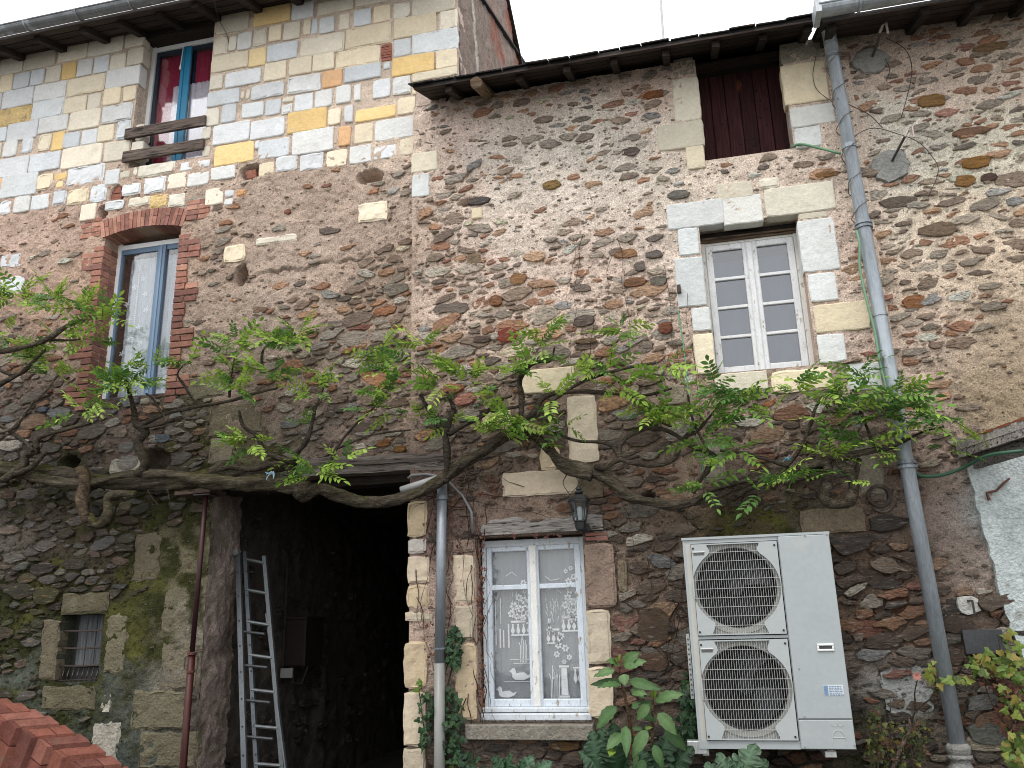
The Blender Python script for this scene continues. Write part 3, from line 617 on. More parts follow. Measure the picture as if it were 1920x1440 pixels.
for (x, z, r) in seeds:
    F = field(x, z)[0]; px, py = proj(x, 0, z); px = float(px); py = float(py)
    cov, dry = F[3], F[4]
    if px < 400 and py > 850: cov -= .16
    if random.random() > min(.985, cov*1.3+.02+.15*dry): continue
    u = x/AX; k0, k1 = int(u/cell), int(z/cell)
    R0 = r*2.3; poly = [(u+R0*math.cos(a)*random.uniform(.55, 1.0), z+R0*math.sin(a)*random.uniform(.55, 1.0)) for a in np.linspace(0, 2*math.pi, 10)[:-1]+random.random()]
    for i in range(k0-1, k0+2):
        for j in range(k1-1, k1+2):
            for (a, b, c) in gridd.get((i, j), ()):
                dx, dz = a-u, b-z; d2 = dx*dx+dz*dz
                if d2 < 1e-10 or d2 > .09: continue
                d = math.sqrt(d2); t = (d2+r*r-c*c)/(2*d)
                poly = clip(poly, u+dx/d*t, z+dz/d*t, dx/d, dz/d)
                if len(poly) < 3: break
            if len(poly) < 3: break
    if len(poly) < 3: continue
    poly = np.array(poly); poly[:, 0] *= AX
    ce = poly.mean(0)
    an = random.gauss(.09, .15); ca, sa = math.cos(an), math.sin(an)
    gap = (.0045+.010*(1-dry)*random.uniform(.4, 1.6))
    ex = poly.max(0)-poly.min(0)
    if min(ex) < .016: continue
    sc_ = np.clip(1-2*gap/ex, .3, 1)*(1-.30*(1-min(1, cov*1.25))*random.random())
    q = (poly-ce)*sc_; q = np.stack([q[:, 0]*ca-q[:, 1]*sa, q[:, 0]*sa+q[:, 1]*ca], 1)+ce
    # corners cut and edges broken up
    o = []; n = len(q)
    for i in range(n):
        a, b = q[i], q[(i+1) % n]; e = np.linalg.norm(b-a)
        if e < .008: o.append((a+b)/2); continue
        kk = random.uniform(.03, .17); o.append(a+(b-a)*kk); 
        if e > .07: o.append(a+(b-a)*.5+np.array([random.uniform(-.14, .14), random.uniform(-.16, .16)])*min(ex)*.6)
        o.append(a+(b-a)*(1-kk))
    q = np.array(o)
    if len(q) < 4: continue
    bad = False
    for _ in range(6):
        gi = ((q[:, 0]-GX0)/GS).astype(int).clip(0, NXg-1); gj = (q[:, 1]/GS).astype(int).clip(0, NZg-1)
        hit = occ[gi, gj]
        if not hit.any(): break
        q[hit] = ce+(q[hit]-ce)*.72
    else: bad = True
    if bad: continue
    ex = q.max(0)-q.min(0)
    if min(ex) < .014 or ex[0] < .02: continue
    area = ex[0]*ex[1]*.7
    house = 0 if x < XB else (1 if x < XC else 2)
    if (x < XB) != (x+ex[0]/2 < XB) or (x-ex[0]/2 < XB) != (x < XB): continue
    if z > (ZTOP_L, ZTOP_M, ZTOP_R)[house]-.02: continue
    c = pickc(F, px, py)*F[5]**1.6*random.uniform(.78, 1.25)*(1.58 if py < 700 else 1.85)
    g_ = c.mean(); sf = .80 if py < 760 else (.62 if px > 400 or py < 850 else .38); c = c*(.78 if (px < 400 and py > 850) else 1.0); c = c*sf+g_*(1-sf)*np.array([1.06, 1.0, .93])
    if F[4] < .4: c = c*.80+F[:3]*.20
    mo = F[6]
    if random.random() < mo*1.1: c = c*(1-.75*mo)+np.array(random.choice([(.055, .06, .018), (.09, .09, .025), (.035, .038, .014), (.07, .06, .03)]))*.75*mo
    stones.append((area, house, q, dry, tuple(np.clip(c, 0, .8)), cov))
YY = (YL, YM, YR)
for h, hs in enumerate((tall_house, low_house, end_house)):
    mine = sorted([s for s in stones if s[1] == h], key=lambda s: -s[0])
    rest = MB()
    for i, (area, _, q, dry, c, cov) in enumerate(mine):
        yc = YY[h]+float(relief(q[:, 0].mean(), q[:, 1].mean(), field(q[:, 0].mean(), q[:, 1].mean())[0]))
        pr = .006+.012*random.random()+dry*random.uniform(.008, .034)
        m = MB() if i < 300 else rest
        m.stone(q, yc+.06, yc-pr, rnd=.10+.12*random.random(), j=.003+.004*dry, c=c)
        if i < 300: m.build('rubble_stone', M['stone'], hs)
    if rest.v: rest.build('small_rubble', M['stone'], hs, kind='stuff')
print('stones', len(stones))
# chips and gravel pressed into the mortar
for h, hs in enumerate((tall_house, low_house, end_house)):
    xa, xb_ = ((XL, XB), (XB, XC), (XC, XR))[h]; rest = MB(); n_ = (5200, 5200, 3000)[h]
    X_ = rng.uniform(xa+.02, xb_-.02, n_); Z_ = rng.uniform(.3, (ZTOP_L, ZTOP_M, ZTOP_R)[h]-.03, n_); F_ = field(X_, Z_); Yr = relief(X_, Z_, F_); PX_, PY_ = proj(X_, 0, Z_)
    for i in range(n_):
        if not (-50 < PX_[i] < 1970 and -30 < PY_[i] < 1480) or occ[int((X_[i]-GX0)/GS), int(Z_[i]/GS)]: continue
        if PY_[i] < 352-.125*PX_[i]-20 and PX_[i] < 790: continue
        r_ = .006+.016*random.random()**2; a_ = random.uniform(0, 6); n = 6; y_ = YY_[h]+Yr[i] if False else (YL, YM, YR)[h]+Yr[i]
        c = pickc(F_[i], PX_[i], PY_[i])*F_[i][5]**1.6*random.uniform(.7, 1.25); c = c*.5+F_[i][:3]*random.uniform(.3, .55)
        if random.random() < .35: c = F_[i][:3]*random.uniform(.8, 1.3)
        q = [(X_[i]+r_*1.5*math.cos(a_+6.283*k/n)*random.uniform(.7, 1.15), Z_[i]+r_*.8*math.sin(a_+6.283*k/n)*random.uniform(.7, 1.15)) for k in range(n)]
        d_ = random.uniform(.003, .010)
        rest.add([(a, y_+.006, b) for a, b in q]+[((a+X_[i]*.8)/1.8, y_-d_, (b+Z_[i]*.8)/1.8) for a, b in q], [(k, (k+1) % n, n+(k+1) % n, n+k) for k in range(n)]+[tuple(range(n, 2*n))], tuple(np.clip(c, 0, .8)))
    rest.build('mortar_gravel', M['stone'], hs, kind='stuff')

# individually recognisable stones of the middle wall
def big(cx, cy, w_, h_, c, parent, Y, pr=.02, n=9, rot=0.0, bevel=.15):
    x, z = Rx(cx, cy, Y), Rz(cx, cy, Y); W, H = w_*.00208, h_*.00208
    q = []
    for k in range(n):
        a = 2*math.pi*k/n+random.uniform(-.2, .2); r_ = random.uniform(.88, 1.08)
        u, v = math.copysign(abs(math.cos(a))**.8, math.cos(a))*W*r_, math.copysign(abs(math.sin(a))**.8, math.sin(a))*H*r_
        q.append((x+u*math.cos(rot)-v*math.sin(rot), z+u*math.sin(rot)+v*math.cos(rot)))
    m = MB().stone(q, Y+.05, Y-pr, rnd=.14, j=.005, c=alb(c, .95)); return m.build('rubble_stone', M['stone'], parent)
for a in [(952, 628, 48, 34, (150, 78, 62)), (1036, 348, 44, 22, (168, 138, 88)), (1095, 603, 46, 26, (120, 104, 96)), (972, 523, 36, 26, (178, 134, 96)), (904, 637, 40, 18, (112, 94, 86)), (1226, 178, 50, 20, (166, 110, 70)),
          (1185, 285, 34, 22, (128, 112, 106)), (1272, 366, 48, 22, (140, 136, 128)), (900, 378, 58, 18, (104, 98, 96)), (1550, 328, 50, 15, (164, 122, 80)), (1190, 530, 50, 20, (148, 108, 80)), (1234, 528, 36, 24, (136, 130, 118)),
          (890, 490, 34, 36, (150, 130, 104)), (1174, 477, 48, 20, (176, 134, 100)), (1226, 478, 36, 18, (132, 124, 118)), (930, 565, 32, 26, (160, 108, 72)), (1200, 500, 24, 22, (130, 120, 112)), (1248, 615, 28, 26, (142, 88, 66)),
          (1100, 590+50, 46, 12, (140, 116, 90)), (1225, 1172, 62, 62, (96, 80, 66)), (1225, 1210+30, 60, 34, (100, 80, 66)), (1060, 1398, 60, 16, (120, 92, 62))]:
    big(*a, low_house, YM)
for a in [(1748, 190, 54, 28, (170, 132, 84), ), (1856, 90, 72, 20, (164, 134, 100)), (1820, 248, 78, 18, (158, 122, 98)), (1760, 432, 72, 30, (150, 128, 108)), (1830, 305, 52, 26, (166, 122, 66)), (1808, 340, 40, 26, (168, 126, 76)),
          (1854, 334, 32, 18, (110, 86, 78)), (1684, 380, 72, 26, (132, 120, 108)), (1714, 567, 46, 28, (170, 118, 80)), (1628, 1015, 60, 20, (104, 82, 66)), (1630, 1080, 44, 32, (88, 74, 68)), (1680, 1130, 44, 34, (104, 70, 50)),
          (1640, 1128, 42, 24, (98, 76, 62)), (1862, 1258, 66, 30, (110, 92, 78)), (1850, 1376, 60, 34, (122, 124, 116)), (1620, 1180, 62, 34, (130, 90, 76)), (1795, 1170, 50, 34, (86, 74, 66)), (1650, 1144, 20, 20, (90, 70, 60))]:
    big(*a, end_house if Rx(a[0], a[1]) > XC else low_house, YR)
for a in [(688, 800, 70, 28, (112, 98, 88)), (620, 775, 30, 18, (108, 96, 88)), (718, 830, 34, 20, (150, 104, 62)), (750, 842, 30, 16, (146, 108, 66)), (240, 868, 60, 34, (150, 146, 138)), (322, 838, 34, 28, (84, 86, 44)),
          (305, 822, 40, 20, (110, 120, 128)), (80, 768, 30, 14, (110, 118, 130)), (132, 786, 34, 16, (104, 112, 126)), (540, 398, 18, 14, (150, 96, 76)), (488, 582, 38, 16, (150, 124, 104)), (208, 918, 26, 20, (140, 132, 118)), (235, 950, 36, 24, (120, 112, 88))]:
    big(*a, tall_house, YL, pr=.015)

# ------------------------------------------------------------------ windows
def part(name, m, mt, parent, **k): return m.build(name, M[mt], parent, **k)
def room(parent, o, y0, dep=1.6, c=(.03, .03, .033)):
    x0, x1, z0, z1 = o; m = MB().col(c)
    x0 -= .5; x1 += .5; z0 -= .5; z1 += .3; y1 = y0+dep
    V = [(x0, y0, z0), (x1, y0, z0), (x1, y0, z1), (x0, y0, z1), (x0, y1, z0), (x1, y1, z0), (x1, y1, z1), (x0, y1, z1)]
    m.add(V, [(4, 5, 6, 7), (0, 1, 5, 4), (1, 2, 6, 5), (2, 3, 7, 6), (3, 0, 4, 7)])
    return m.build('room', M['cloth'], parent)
def pleats(x0, x1, y, z0, z1, amp, n, c, gather=0.0):
    m = MB().col(c); k = n*8
    for j, z in enumerate((z0, z1)):
        pass
    vs = []; rowz = np.linspace(z0, z1, 7)
    for z in rowz:
        for i in range(k+1):
            t = i/k; xx = x0+(x1-x0)*t
            vs.append((xx, y+amp*math.sin(t*n*2*math.pi+math.sin(t*9)*1.5)*(0.7+.3*math.sin(z*3+i)), z))
    fs = [(j*(k+1)+i, j*(k+1)+i+1, (j+1)*(k+1)+i+1, (j+1)*(k+1)+i) for j in range(6) for i in range(k)]
    m.add(vs, fs); return m

# A: upper window with red curtains and two planks across
x0, x1, z0, z1 = OA; y = YL+.17
wa = MB().col((.75, .77, .78)); wa.box(x0, x0+.045, y, y+.06, z0, z1); wa.box(x1-.045, x1, y, y+.06, z0, z1); wa.box(x0, x1, y+.001, y+.061, z1-.17, z1-.12); wa.box(x0, x1, y+.001, y+.061, z0, z0+.04)
winA = wa.build('window', M['plastic'], tall_house, label='window with dark red curtains behind blue centre bar')
room(tall_house, OA, YL+.45)
fx = x0+.06; m = MB().col((.02, .03, .045)); xc = (x0+x1)/2
for a, b in ((x0+.05, xc), (xc, x1-.05)):
    m.box(a, a+.035, y+.02, y+.055, z0+.04, z1-.17); m.box(b-.045, b, y+.018, y+.055, z0+.04, z1-.17); m.box(a, b, y+.019, y+.055, z1-.22, z1-.17); m.box(a, b, y+.019, y+.055, z0+.04, z0+.10)
m.box(xc-.05, xc+.05, y+.005, y+.03, z0+.04, z1-.17, )
m2 = MB().col((.02, .19, .34)); m2.box(xc-.055, xc-.02, y-.004, y+.02, z0+.05, z1-.18); m2.box(xc+.02, xc+.055, y-.004, y+.02, z0+.05, z1-.18); m2.box(xc-.02, xc+.02, y+.004, y+.02, z0+.05, z1-.18)
part('window_frame', m, 'plastic', winA); part('centre_bar', m2, 'plastic', winA)
part('pane', MB().col((1, 1, 1)).box(x0+.06, xc-.05, y+.036, y+.042, z0+.08, z1-.2), 'glass_low', winA); part('pane', MB().col((1, 1, 1)).box(xc+.05, x1-.06, y+.036, y+.042, z0+.08, z1-.2), 'glass_low', winA)
part('red_curtain', pleats(x0+.055, x0+.40, y+.075, z0, z1-.20, .016, 6, (.52, .06, .13)), 'cloth', winA)
part('red_curtain', pleats(x1-.36, x1-.05, y+.075, z0+.80, z1-.20, .016, 6, (.52, .06, .13)), 'cloth', winA)
part('red_curtain', pleats(x0+.07, x1-.06, y+.074, z0+.04, z0+.26, .012, 9, (.46, .05, .11)), 'cloth', winA)
part('curtain', pleats(x0+.27, x1-.05, y+.054, z0+.10, z1-.62, .010, 9, (.86, .80, .88)), 'cloth', winA)
part('curtain_cord', MB().col((.8, .8, .8)).tube([(x0+.40, y-.02, z1-.17), (x0+.385, y-.02, z1-.42)], .004).tube([(x0+.385, y-.02, z1-.42), (x0+.385, y-.02, z1-.47)], [.006, .014]), 'plastic', winA)
part('beam', MB().col((.035, .026, .022)).box(x0-.25, XT-1.1, YL+.02, YL+.3, z1-.11, z1+.12, .008), 'wood', tall_house)
for zz in (z0+.33, z0+.06):
    m = MB().col((.13, .10, .085)); m.bbox(x0-.055, x1+.01, YL-.045, YL-.012, zz+.0, zz+.115, .004, .004)
    part('plank', m, 'wood', winA)
# B: tall narrow window, lace curtain
x0, x1, z0, z1 = OB; y = YL+.20
m = MB().col((.78, .80, .82)); m.box(x0, x0+.04, y, y+.05, z0, z1-.035); m.box(x1-.025, x1, y, y+.05, z0, z1-.035); m.box(x0, x1, y+.001, y+.051, z1-.11, z1-.06); m.box(x0, x1, y-.02, y+.051, z0-.01, z0+.03)
winB = m.build('window', M['plastic'], tall_house, label='tall narrow window with white lace curtain in brick surround')
room(tall_house, (x0, x1, z0, z1), YL+.45, c=(.05, .06, .07)); xc = x0+(x1-x0)*.60
m = MB().col((.13, .20, .30)); m.box(x0+.04, x0+.06, y+.01, y+.04, z0+.03, z1-.11); m.box(xc-.045, xc+.045, y-.005, y+.04, z0+.03, z1-.11); m.box(x1-.05, x1-.025, y+.01, y+.04, z0+.03, z1-.11)
m.box(x0+.06, x1-.05, y+.011, y+.04, z1-.16, z1-.11); m.box(x0+.06, x1-.05, y+.011, y+.04, z0+.03, z0+.07); m.col((.17, .25, .36)).box(xc-.012, xc+.012, y-.012, y, z0+.03, z1-.12)
part('window_frame', m, 'plastic', winB)
for a, b in ((x0+.05, xc-.045), (xc+.045, x1-.04)): part('pane', MB().col((1, 1, 1)).box(a, b, y+.022, y+.027, z0+.05, z1-.13), 'glass_low', winB)
part('curtain', pleats(x0+.12, x1-.02, y+.075, z0, z1-.2, .014, 10, (.5, .56, .62)), 'net_dense', winB)
part('curtain', pleats(x0+.25, x1-.02, y+.10, z0, z1-.24, .014, 8, (.60, .66, .72)), 'cloth', winB)
m = MB().col((.80, .84, .88))
for k in range(16):
    cx0 = x0+.16+.04*math.sin(k*2.1)+(.0 if k % 2 else .16); zc = z0+.1+k*(z1-z0-.35)/16
    for a in range(5):
        t = a*1.2566+k; m.add([(cx0, y+.062, zc), (cx0+.022*math.cos(t-.35), y+.062, zc+.022*math.sin(t-.35)), (cx0+.036*math.cos(t), y+.062, zc+.036*math.sin(t)), (cx0+.022*math.cos(t+.35), y+.062, zc+.022*math.sin(t+.35))], [(0, 1, 2, 3)])
for k in range(70):
    zc = z0+.03+k*(z1-z0-.3)/70; m.box(x0+.225, x0+.24, y+.06, y+.064, zc, zc+.012)
part('lace_pattern', m, 'cloth', winB)
# C: boarded attic opening
x0, x1, z0, z1 = OC; y = YM+.22
hatch = MB().col((.03, .012, .014)).box(x0-.02, x1+.02, y+.03, y+.06, z0-.02, z1).build('board_door', M['woodv'], low_house, label='dark maroon boarded hatch under the eave')
bw = (x1-x0+.02)/6
for i in range(6):
    part('board', MB().col(np.array((.040, .013, .014))*random.uniform(.8, 1.35)).bbox(x0-.01+i*bw, x0-.01+(i+1)*bw-.006, y+random.uniform(-.004, .004), y+.03, z0-.01, z1-.02, .003, .0015), 'woodv', hatch)
m = MB().col((.015, .012, .011)).box(x0+.02, x1-.02, y-.06, y-.0, z1-.045, z1+.05, .01)
part('beam', m, 'wood', low_house)
m = MB().col((.005, .005, .005))
for i in range(14): 
    a = x0+.1+random.random()*(x1-x0-.2); b = z0+.1+random.random()*.7; m.lathe((a, y-.012, b), [(.0, -.0), (.006, 0), (.006, .008)], 6, 'y')
part('nail', m, 'metal', hatch)
part('rust_patch', MB().stone([(x0+.36+.035*math.cos(t)*random.uniform(.6, 1.3), z0+.82+.07*math.sin(t)*random.uniform(.6, 1.3)) for t in np.linspace(0, 6.28, 16)[:-1]], y+.004, y-.003, c=(.085, .026, .016)), 'woodv', hatch)
part('sill_board', MB().col((.05, .035, .03)).box(x0-.06, x1+.02, YM+.01, y+.03, z0-.02, z0+.006, .004), 'wood', low_house)
# D: small paned casement, peeling paint
x0, x1, z0, z1 = OD; y = YM+.17
room(low_house, OD, YM+.45, c=(.05, .052, .056))
zt = z1-.10
m = MB().col((.13, .09, .06)); m.box(x0, x1, y-.03, y+.05, zt, zt+.02); m.box(x0+.01, x1-.01, y-.05, y+.05, zt+.02, zt+.035); m.col((.04, .035, .03)).box(x0, x1, y, y+.06, zt+.035, z1+.01)
part('sill_board', MB().col((.10, .08, .065)).box(x0, x1, y-.06, y+.05, z0-.01, z0+.022), 'wood', low_house)
winD = m.build('window', M['wood'], low_house, label='eight pane casement window with peeling white paint')
wht = (.66, .67, .68); xc = (x0+x1)/2
m = MB().col((.62, .61, .57)); m.box(x0+.0, x0+.035, y-.02, y+.05, z0+.02, zt); m.box(x1-.035, x1, y-.02, y+.05, z0+.02, zt); m.box(x0+.035, x1-.035, y-.01, y+.05, zt-.02, zt); part('window_frame', m, 'paint', winD)
for (a, b) in ((x0+.037, xc-.004), (xc+.004, x1-.037)):
    m = MB().col(wht); sw = .055
    m.bbox(a, a+sw, y-.015, y+.03, z0+.024, zt-.022, .006); m.bbox(b-sw, b, y-.015, y+.03, z0+.024, zt-.022, .006)
    m.bbox(a+sw, b-sw, y-.014, y+.03, z0+.024, z0+.09, .006); m.bbox(a+sw, b-sw, y-.014, y+.03, zt-.075, zt-.022, .006)
    cas = m.build('casement', M['paint'], winD)
    lo, hi = z0+.09, zt-.075; hh = (hi-lo)/4
    WL[cas.name] = wloc(winD).copy()
    for i in range(4):
        part('pane', MB().col((1, 1, 1)).box(a+sw, b-sw, y+.008, y+.012, lo+i*hh, lo+(i+1)*hh), 'glass_dusty', winD)
        if i: part('glazing_bar', MB().col(wht).bbox(a+sw-.002, b-sw+.002, y-.010, y+.025, lo+i*hh-.013, lo+i*hh+.013, .004, .0012), 'paint', winD)
m = MB().col(wht); m.bbox(xc-.028, xc+.022, y-.033, y-.014, z0+.03, zt-.03, .008); part('cover_strip', m, 'paint', winD)
part('curtain', pleats(x0+.05, x1-.05, y+.11, z0, zt-.13, .008, 5, (.29, .37, .46)), 'cloth', winD)
# E: lace curtain window
x0, x1, z0, z1 = OE; y = YM+.14
room(low_house, OE, YM+.45, c=(.04, .042, .045))
m = MB().col((.54, .58, .62)); m.box(x0+.02, x0+.05, y-.03, y+.05, z0+.0, z1-.02); m.box(x1-.04, x1, y-.03, y+.05, z0, z1-.02); m.box(x0+.05, x1-.04, y-.02, y+.05, z1-.07, z1-.02)
m.bbox(x0+.0, x1+.01, y-.085, y+.05, z0+.0, z0+.055, .01, .002); m.bbox(x0+.0, x1+.01, y-.060, y+.05, z0+.058, z0+.095, .008, .002)
winE = m.build('window', M['paint'], low_house, label='white casement window with figured lace curtain')
xc = (x0+.05+x1-.04)/2
wht = (.60, .66, .73); lo, hi = z0+.095, z1-.07; zb = lo+(hi-lo)*.735
for (a, b) in ((x0+.052, xc-.003), (xc+.003, x1-.042)):
    m = MB().col(wht); sw = .05
    m.bbox(a, a+sw-.01, y-.02, y+.03, lo, hi, .006); m.bbox(b-sw, b, y-.02, y+.03, lo, hi, .006); m.bbox(a+sw-.01, b-sw, y-.018, y+.03, lo, lo+.055, .006); m.bbox(a+sw-.01, b-sw, y-.018, y+.03, hi-.04, hi, .006)
    m.build('casement', M['paint'], winE)
    part('glazing_bar', MB().col(wht).bbox(a+sw-.012, b-sw+.002, y-.016, y+.028, zb-.02, zb+.02, .006), 'paint', winE)
    part('pane', MB().col((1, 1, 1)).box(a+sw-.01, b-sw, y+.008, y+.012, lo+.05, zb-.018), 'glass_low', winE); part('pane', MB().col((1, 1, 1)).box(a+sw-.01, b-sw, y+.008, y+.012, zb+.018, hi-.038), 'glass_low', winE)
m = MB().col((.72, .72, .70)); m.bbox(xc-.03, xc+.03, y-.036, y-.019, lo, hi, .008); part('cover_strip', m, 'paint', winE)
part('curtain', pleats(x0+.05, x1-.05, y+.062, lo, hi, .004, 12, (.7, .7, .72)), 'net', winE)
yl = y+.045; W0 = x0+.09; Wd = (x1-.08)-W0; H0 = lo+.05; Hd = hi-.04-H0
def U(u, v): return (W0+Wd*u, yl, H0+Hd*v)
lm = MB().col((.86, .87, .88))
def flat(pts): lm.add([U(*p) for p in pts], [tuple(range(len(pts)))])
def strip(pts, t=.006):
    for (a, b) in zip(pts[:-1], pts[1:]):
        A = np.array(U(*a)); B = np.array(U(*b)); d = B-A; n = np.array([-d[2], 0, d[0]]); n = n/(np.linalg.norm(n)+1e-9)*t/2
        lm.add([A-n, B-n, B+n, A+n], [(0, 1, 2, 3)])
def flower(u, v, r, n=6):
    for k in range(n):
        t = 2*math.pi*k/n+u*9; rx, rz = r, r*Wd/Hd
        flat([(u+.15*rx*math.cos(t), v+.15*rz*math.sin(t)), (u+.7*rx*math.cos(t-.47), v+.7*rz*math.sin(t-.47)), (u+rx*math.cos(t), v+rz*math.sin(t)), (u+.7*rx*math.cos(t+.47), v+.7*rz*math.sin(t+.47))])
def baluster(u, v, h=.07, wd=.022):
    pr = [(0, .35), (.1, .35), (.2, .9), (.4, 1), (.6, .55), (.8, .35), (1, .6)]
    flat([(u-wd*p, v+h*q) for q, p in pr]+[(u+wd*p, v+h*q) for q, p in reversed(pr)])
def duck(u, v, s=1):
    b = [(-.10, .0), (-.07, -.018), (.03, -.022), (.10, -.005), (.13, .022), (.08, .012), (.04, .03), (-.02, .028), (-.055, .022), (-.06, .045), (-.075, .06), (-.10, .058), (-.115, .045), (-.14, .040), (-.115, .034), (-.10, .02)]
    flat([(u+a*s, v+c*s) for a, c in b]); strip([(u-.2*s, v-.03*s), (u+.2*s, v-.03*s)], .004)
def reeds(u, v, h, n=5):
    for k in range(n): strip([(u+.018*k, v), (u+.018*k+.004, v+h*(.6+.1*((k*3) % 4))), (u+.018*k+(.012 if k % 2 else -.012), v+h*(.75+.08*((k*3) % 4)))], .006)
for (u, v, r) in ((.21, .57, .05), (.40, .63, .05), (.90, .72, .05), (.97, .72, .05), (.84, .62, .05), (.92, .52, .045), (.30, .68, .045), (.41, .51, .04), (.24, .62, .055), (.32, .60, .05), (.36, .66, .05), (.34, .54, .045), (.27, .55, .04), (.40, .57, .04), (.37, .72, .03), (.93, .64, .05), (.87, .67, .045), (.95, .57, .045), (.88, .58, .035), (.89, .78, .045), (.95, .81, .04), (.86, .85, .03), (.92, .87, .03), (.36, .78, .04),
                  (.74, .35, .045), (.82, .33, .045), (.78, .41, .04), (.72, .29, .04), (.86, .27, .035), (.80, .24, .03)): flower(u, v, r)
for u0, u1, v in ((.20, .42, .43), (.79, 1.0, .45), (.61, .76, .37)):
    strip([(u0, v+.085), (u1, v+.085)], .016); strip([(u0, v-.006), (u1, v-.006)], .012); n = max(3, int((u1-u0)/.05))
    for k in range(n): baluster(u0+.02+k*(u1-u0-.03)/max(1, n-1), v)
strip([(.90, .20), (1.0, .20)], .012); baluster(.92, .10, .09); baluster(.97, .10, .09)
strip([(.17, .34), (.17, .50)], .012); strip([(.07, .34), (.07, .47)], .012); strip([(.11, .34), (.11, .46)], .01); strip([(.02, .36), (.02, .66)], .008); strip([(.08, .5), (.08, .68)], .006); strip([(.63, .50), (.70, .42)], .014); strip([(.64, .53), (.64, .42)], .014)
flat([(.755, .02), (.835, .02), (.825, .20), (.765, .20)]); strip([(.74, .21), (.85, .21)], .016); strip([(.74, .015), (.85, .015)], .016)
reeds(.64, .0, .22); reeds(.68, .0, .19, 4); reeds(.30, .24, .18, 5)
strip([(.18, .26), (.40, .26)], .005); strip([(.22, .235), (.42, .235)], .005); duck(.30, .145); duck(.13, .03, .9)
strip([(.15, .83), (.22, .86), (.28, .83)], .004); strip([(.62, .82), (.68, .79), (.78, .80)], .005); strip([(.62, .72), (.72, .74), (.80, .70)], .004)
for k in range(60):
    u = random.uniform(.6, 1.0); v = random.uniform(.50, .64); strip([(u, v), (u+random.uniform(-.02, .02), v+.03)], .003)
for k in range(30):
    u = random.uniform(.22, .43); v = random.uniform(.50, .70); strip([(u, v), (u+random.uniform(-.02, .02), v+.03)], .003)
part('lace_pattern', lm, 'cloth', winE)
part('window_sill', MB().col(alb((150, 144, 134), .8)).bbox(Rx(877, 1370), Rx(1115, 1370), YM-.07, YM+.2, Rz(1000, 1386), Rz(1000, 1357), .008, .003), 'limerough', low_house)
m = MB().col((.085, .045, .03))
for k in range(130):
    a = random.uniform(x0, x1); b = random.uniform(YM-.06, YM+.07); m.add([(a, b, z0+.006), (a+.012, b+.006, z0+.012), (a+.006, b+.014, z0+.004)], [(0, 1, 2)])
tag(m.build('dead_leaves', M['leaf'], kind='stuff'), 'dry brown leaf litter lying on the lace curtain window sill', 'leaves')
# wooden lintel over E, brick below its right end
m = MB()
xa, xb_ = Rx(903, 985), Rx(1131, 985); za, zb_ = Rz(1000, 1000), Rz(1000, 972)
k = 26
for i in range(k):
    pass
vs = []; fs = []
for i in range(k+1):
    t = i/k; xx = xa+(xb_-xa)*t; up = zb_+.02*math.sin(t*9)+.012*math.sin(t*23+1)-(0.05*(1-t/.1) if t < .1 else 0)
    vs += [(xx, YM+.05, za), (xx, YM-.03-.006*math.sin(t*14), za), (xx, YM-.035-.006*math.sin(t*14), up-.02), (xx, YM+.0, up), (xx, YM+.1, up)]
for i in range(k): fs += [(i*5+j, i*5+j+1, (i+1)*5+j+1, (i+1)*5+j) for j in range(4)]
fs += [(0, 1, 2, 3, 4), tuple(k*5+j for j in (4, 3, 2, 1, 0))]
m.add(vs, fs, (.27, .25, .235)); part('lintel', m, 'wood', low_house)
for i in range(2): brick(Rx(1098, 1005), Rx(1140, 1005), YM-.012, YM+.08, Rz(1115, 1014-i*9), Rz(1115, 1007-i*9), low_house, .7)
# F: barred cellar window
x0, x1, z0, z1 = OF; y = YL+.16
m = MB().col((.05, .05, .05)).box(x0, x1, y+.03, y+.04, z0, z1); winF = m.build('window', M['woodv'], tall_house, label='small barred cellar window with grey board shutter')
bw = (x1-x0-.06)/4
for i in range(4): part('board', MB().col(np.array((.10, .105, .11))*random.uniform(.8, 1.2)).bbox(x0+.06+i*bw, x0+.06+(i+1)*bw-.006, y, y+.03, z0+.12, z1, .003, .002), 'woodv', winF)
for v in (.24, .50, .76): part('bar', MB().col((.05, .035, .03)).tube([(x0-.02, YL+.05, z0+(z1-z0)*v), ((x0+x1)/2, YL+.047, z0+(z1-z0)*v-.006), (x1+.02, YL+.05, z0+(z1-z0)*v)], .008, 6), 'metal', winF)
m = MB().col((.04, .03, .028))
for i in range(9): m.tube([(x0+.03+i*(x1-x0)/9, YL+.06, z0), (x0+.045+i*(x1-x0)/9, YL+.045, z0+.05), (x0+.03+i*(x1-x0)/9, YL+.08, z0+.11)], .005, 5)
m.tube([(x0, YL+.04, z0+.01), (x1, YL+.05, z0+.02)], .006, 5); part('broken_netting', m, 'metal', winF)
MB().col((.01, .01, .01)).box(x0-.02, x1+.02, y+.05, y+.3, z0-.02, z1+.02).build('backing', M['cloth'], tall_house)

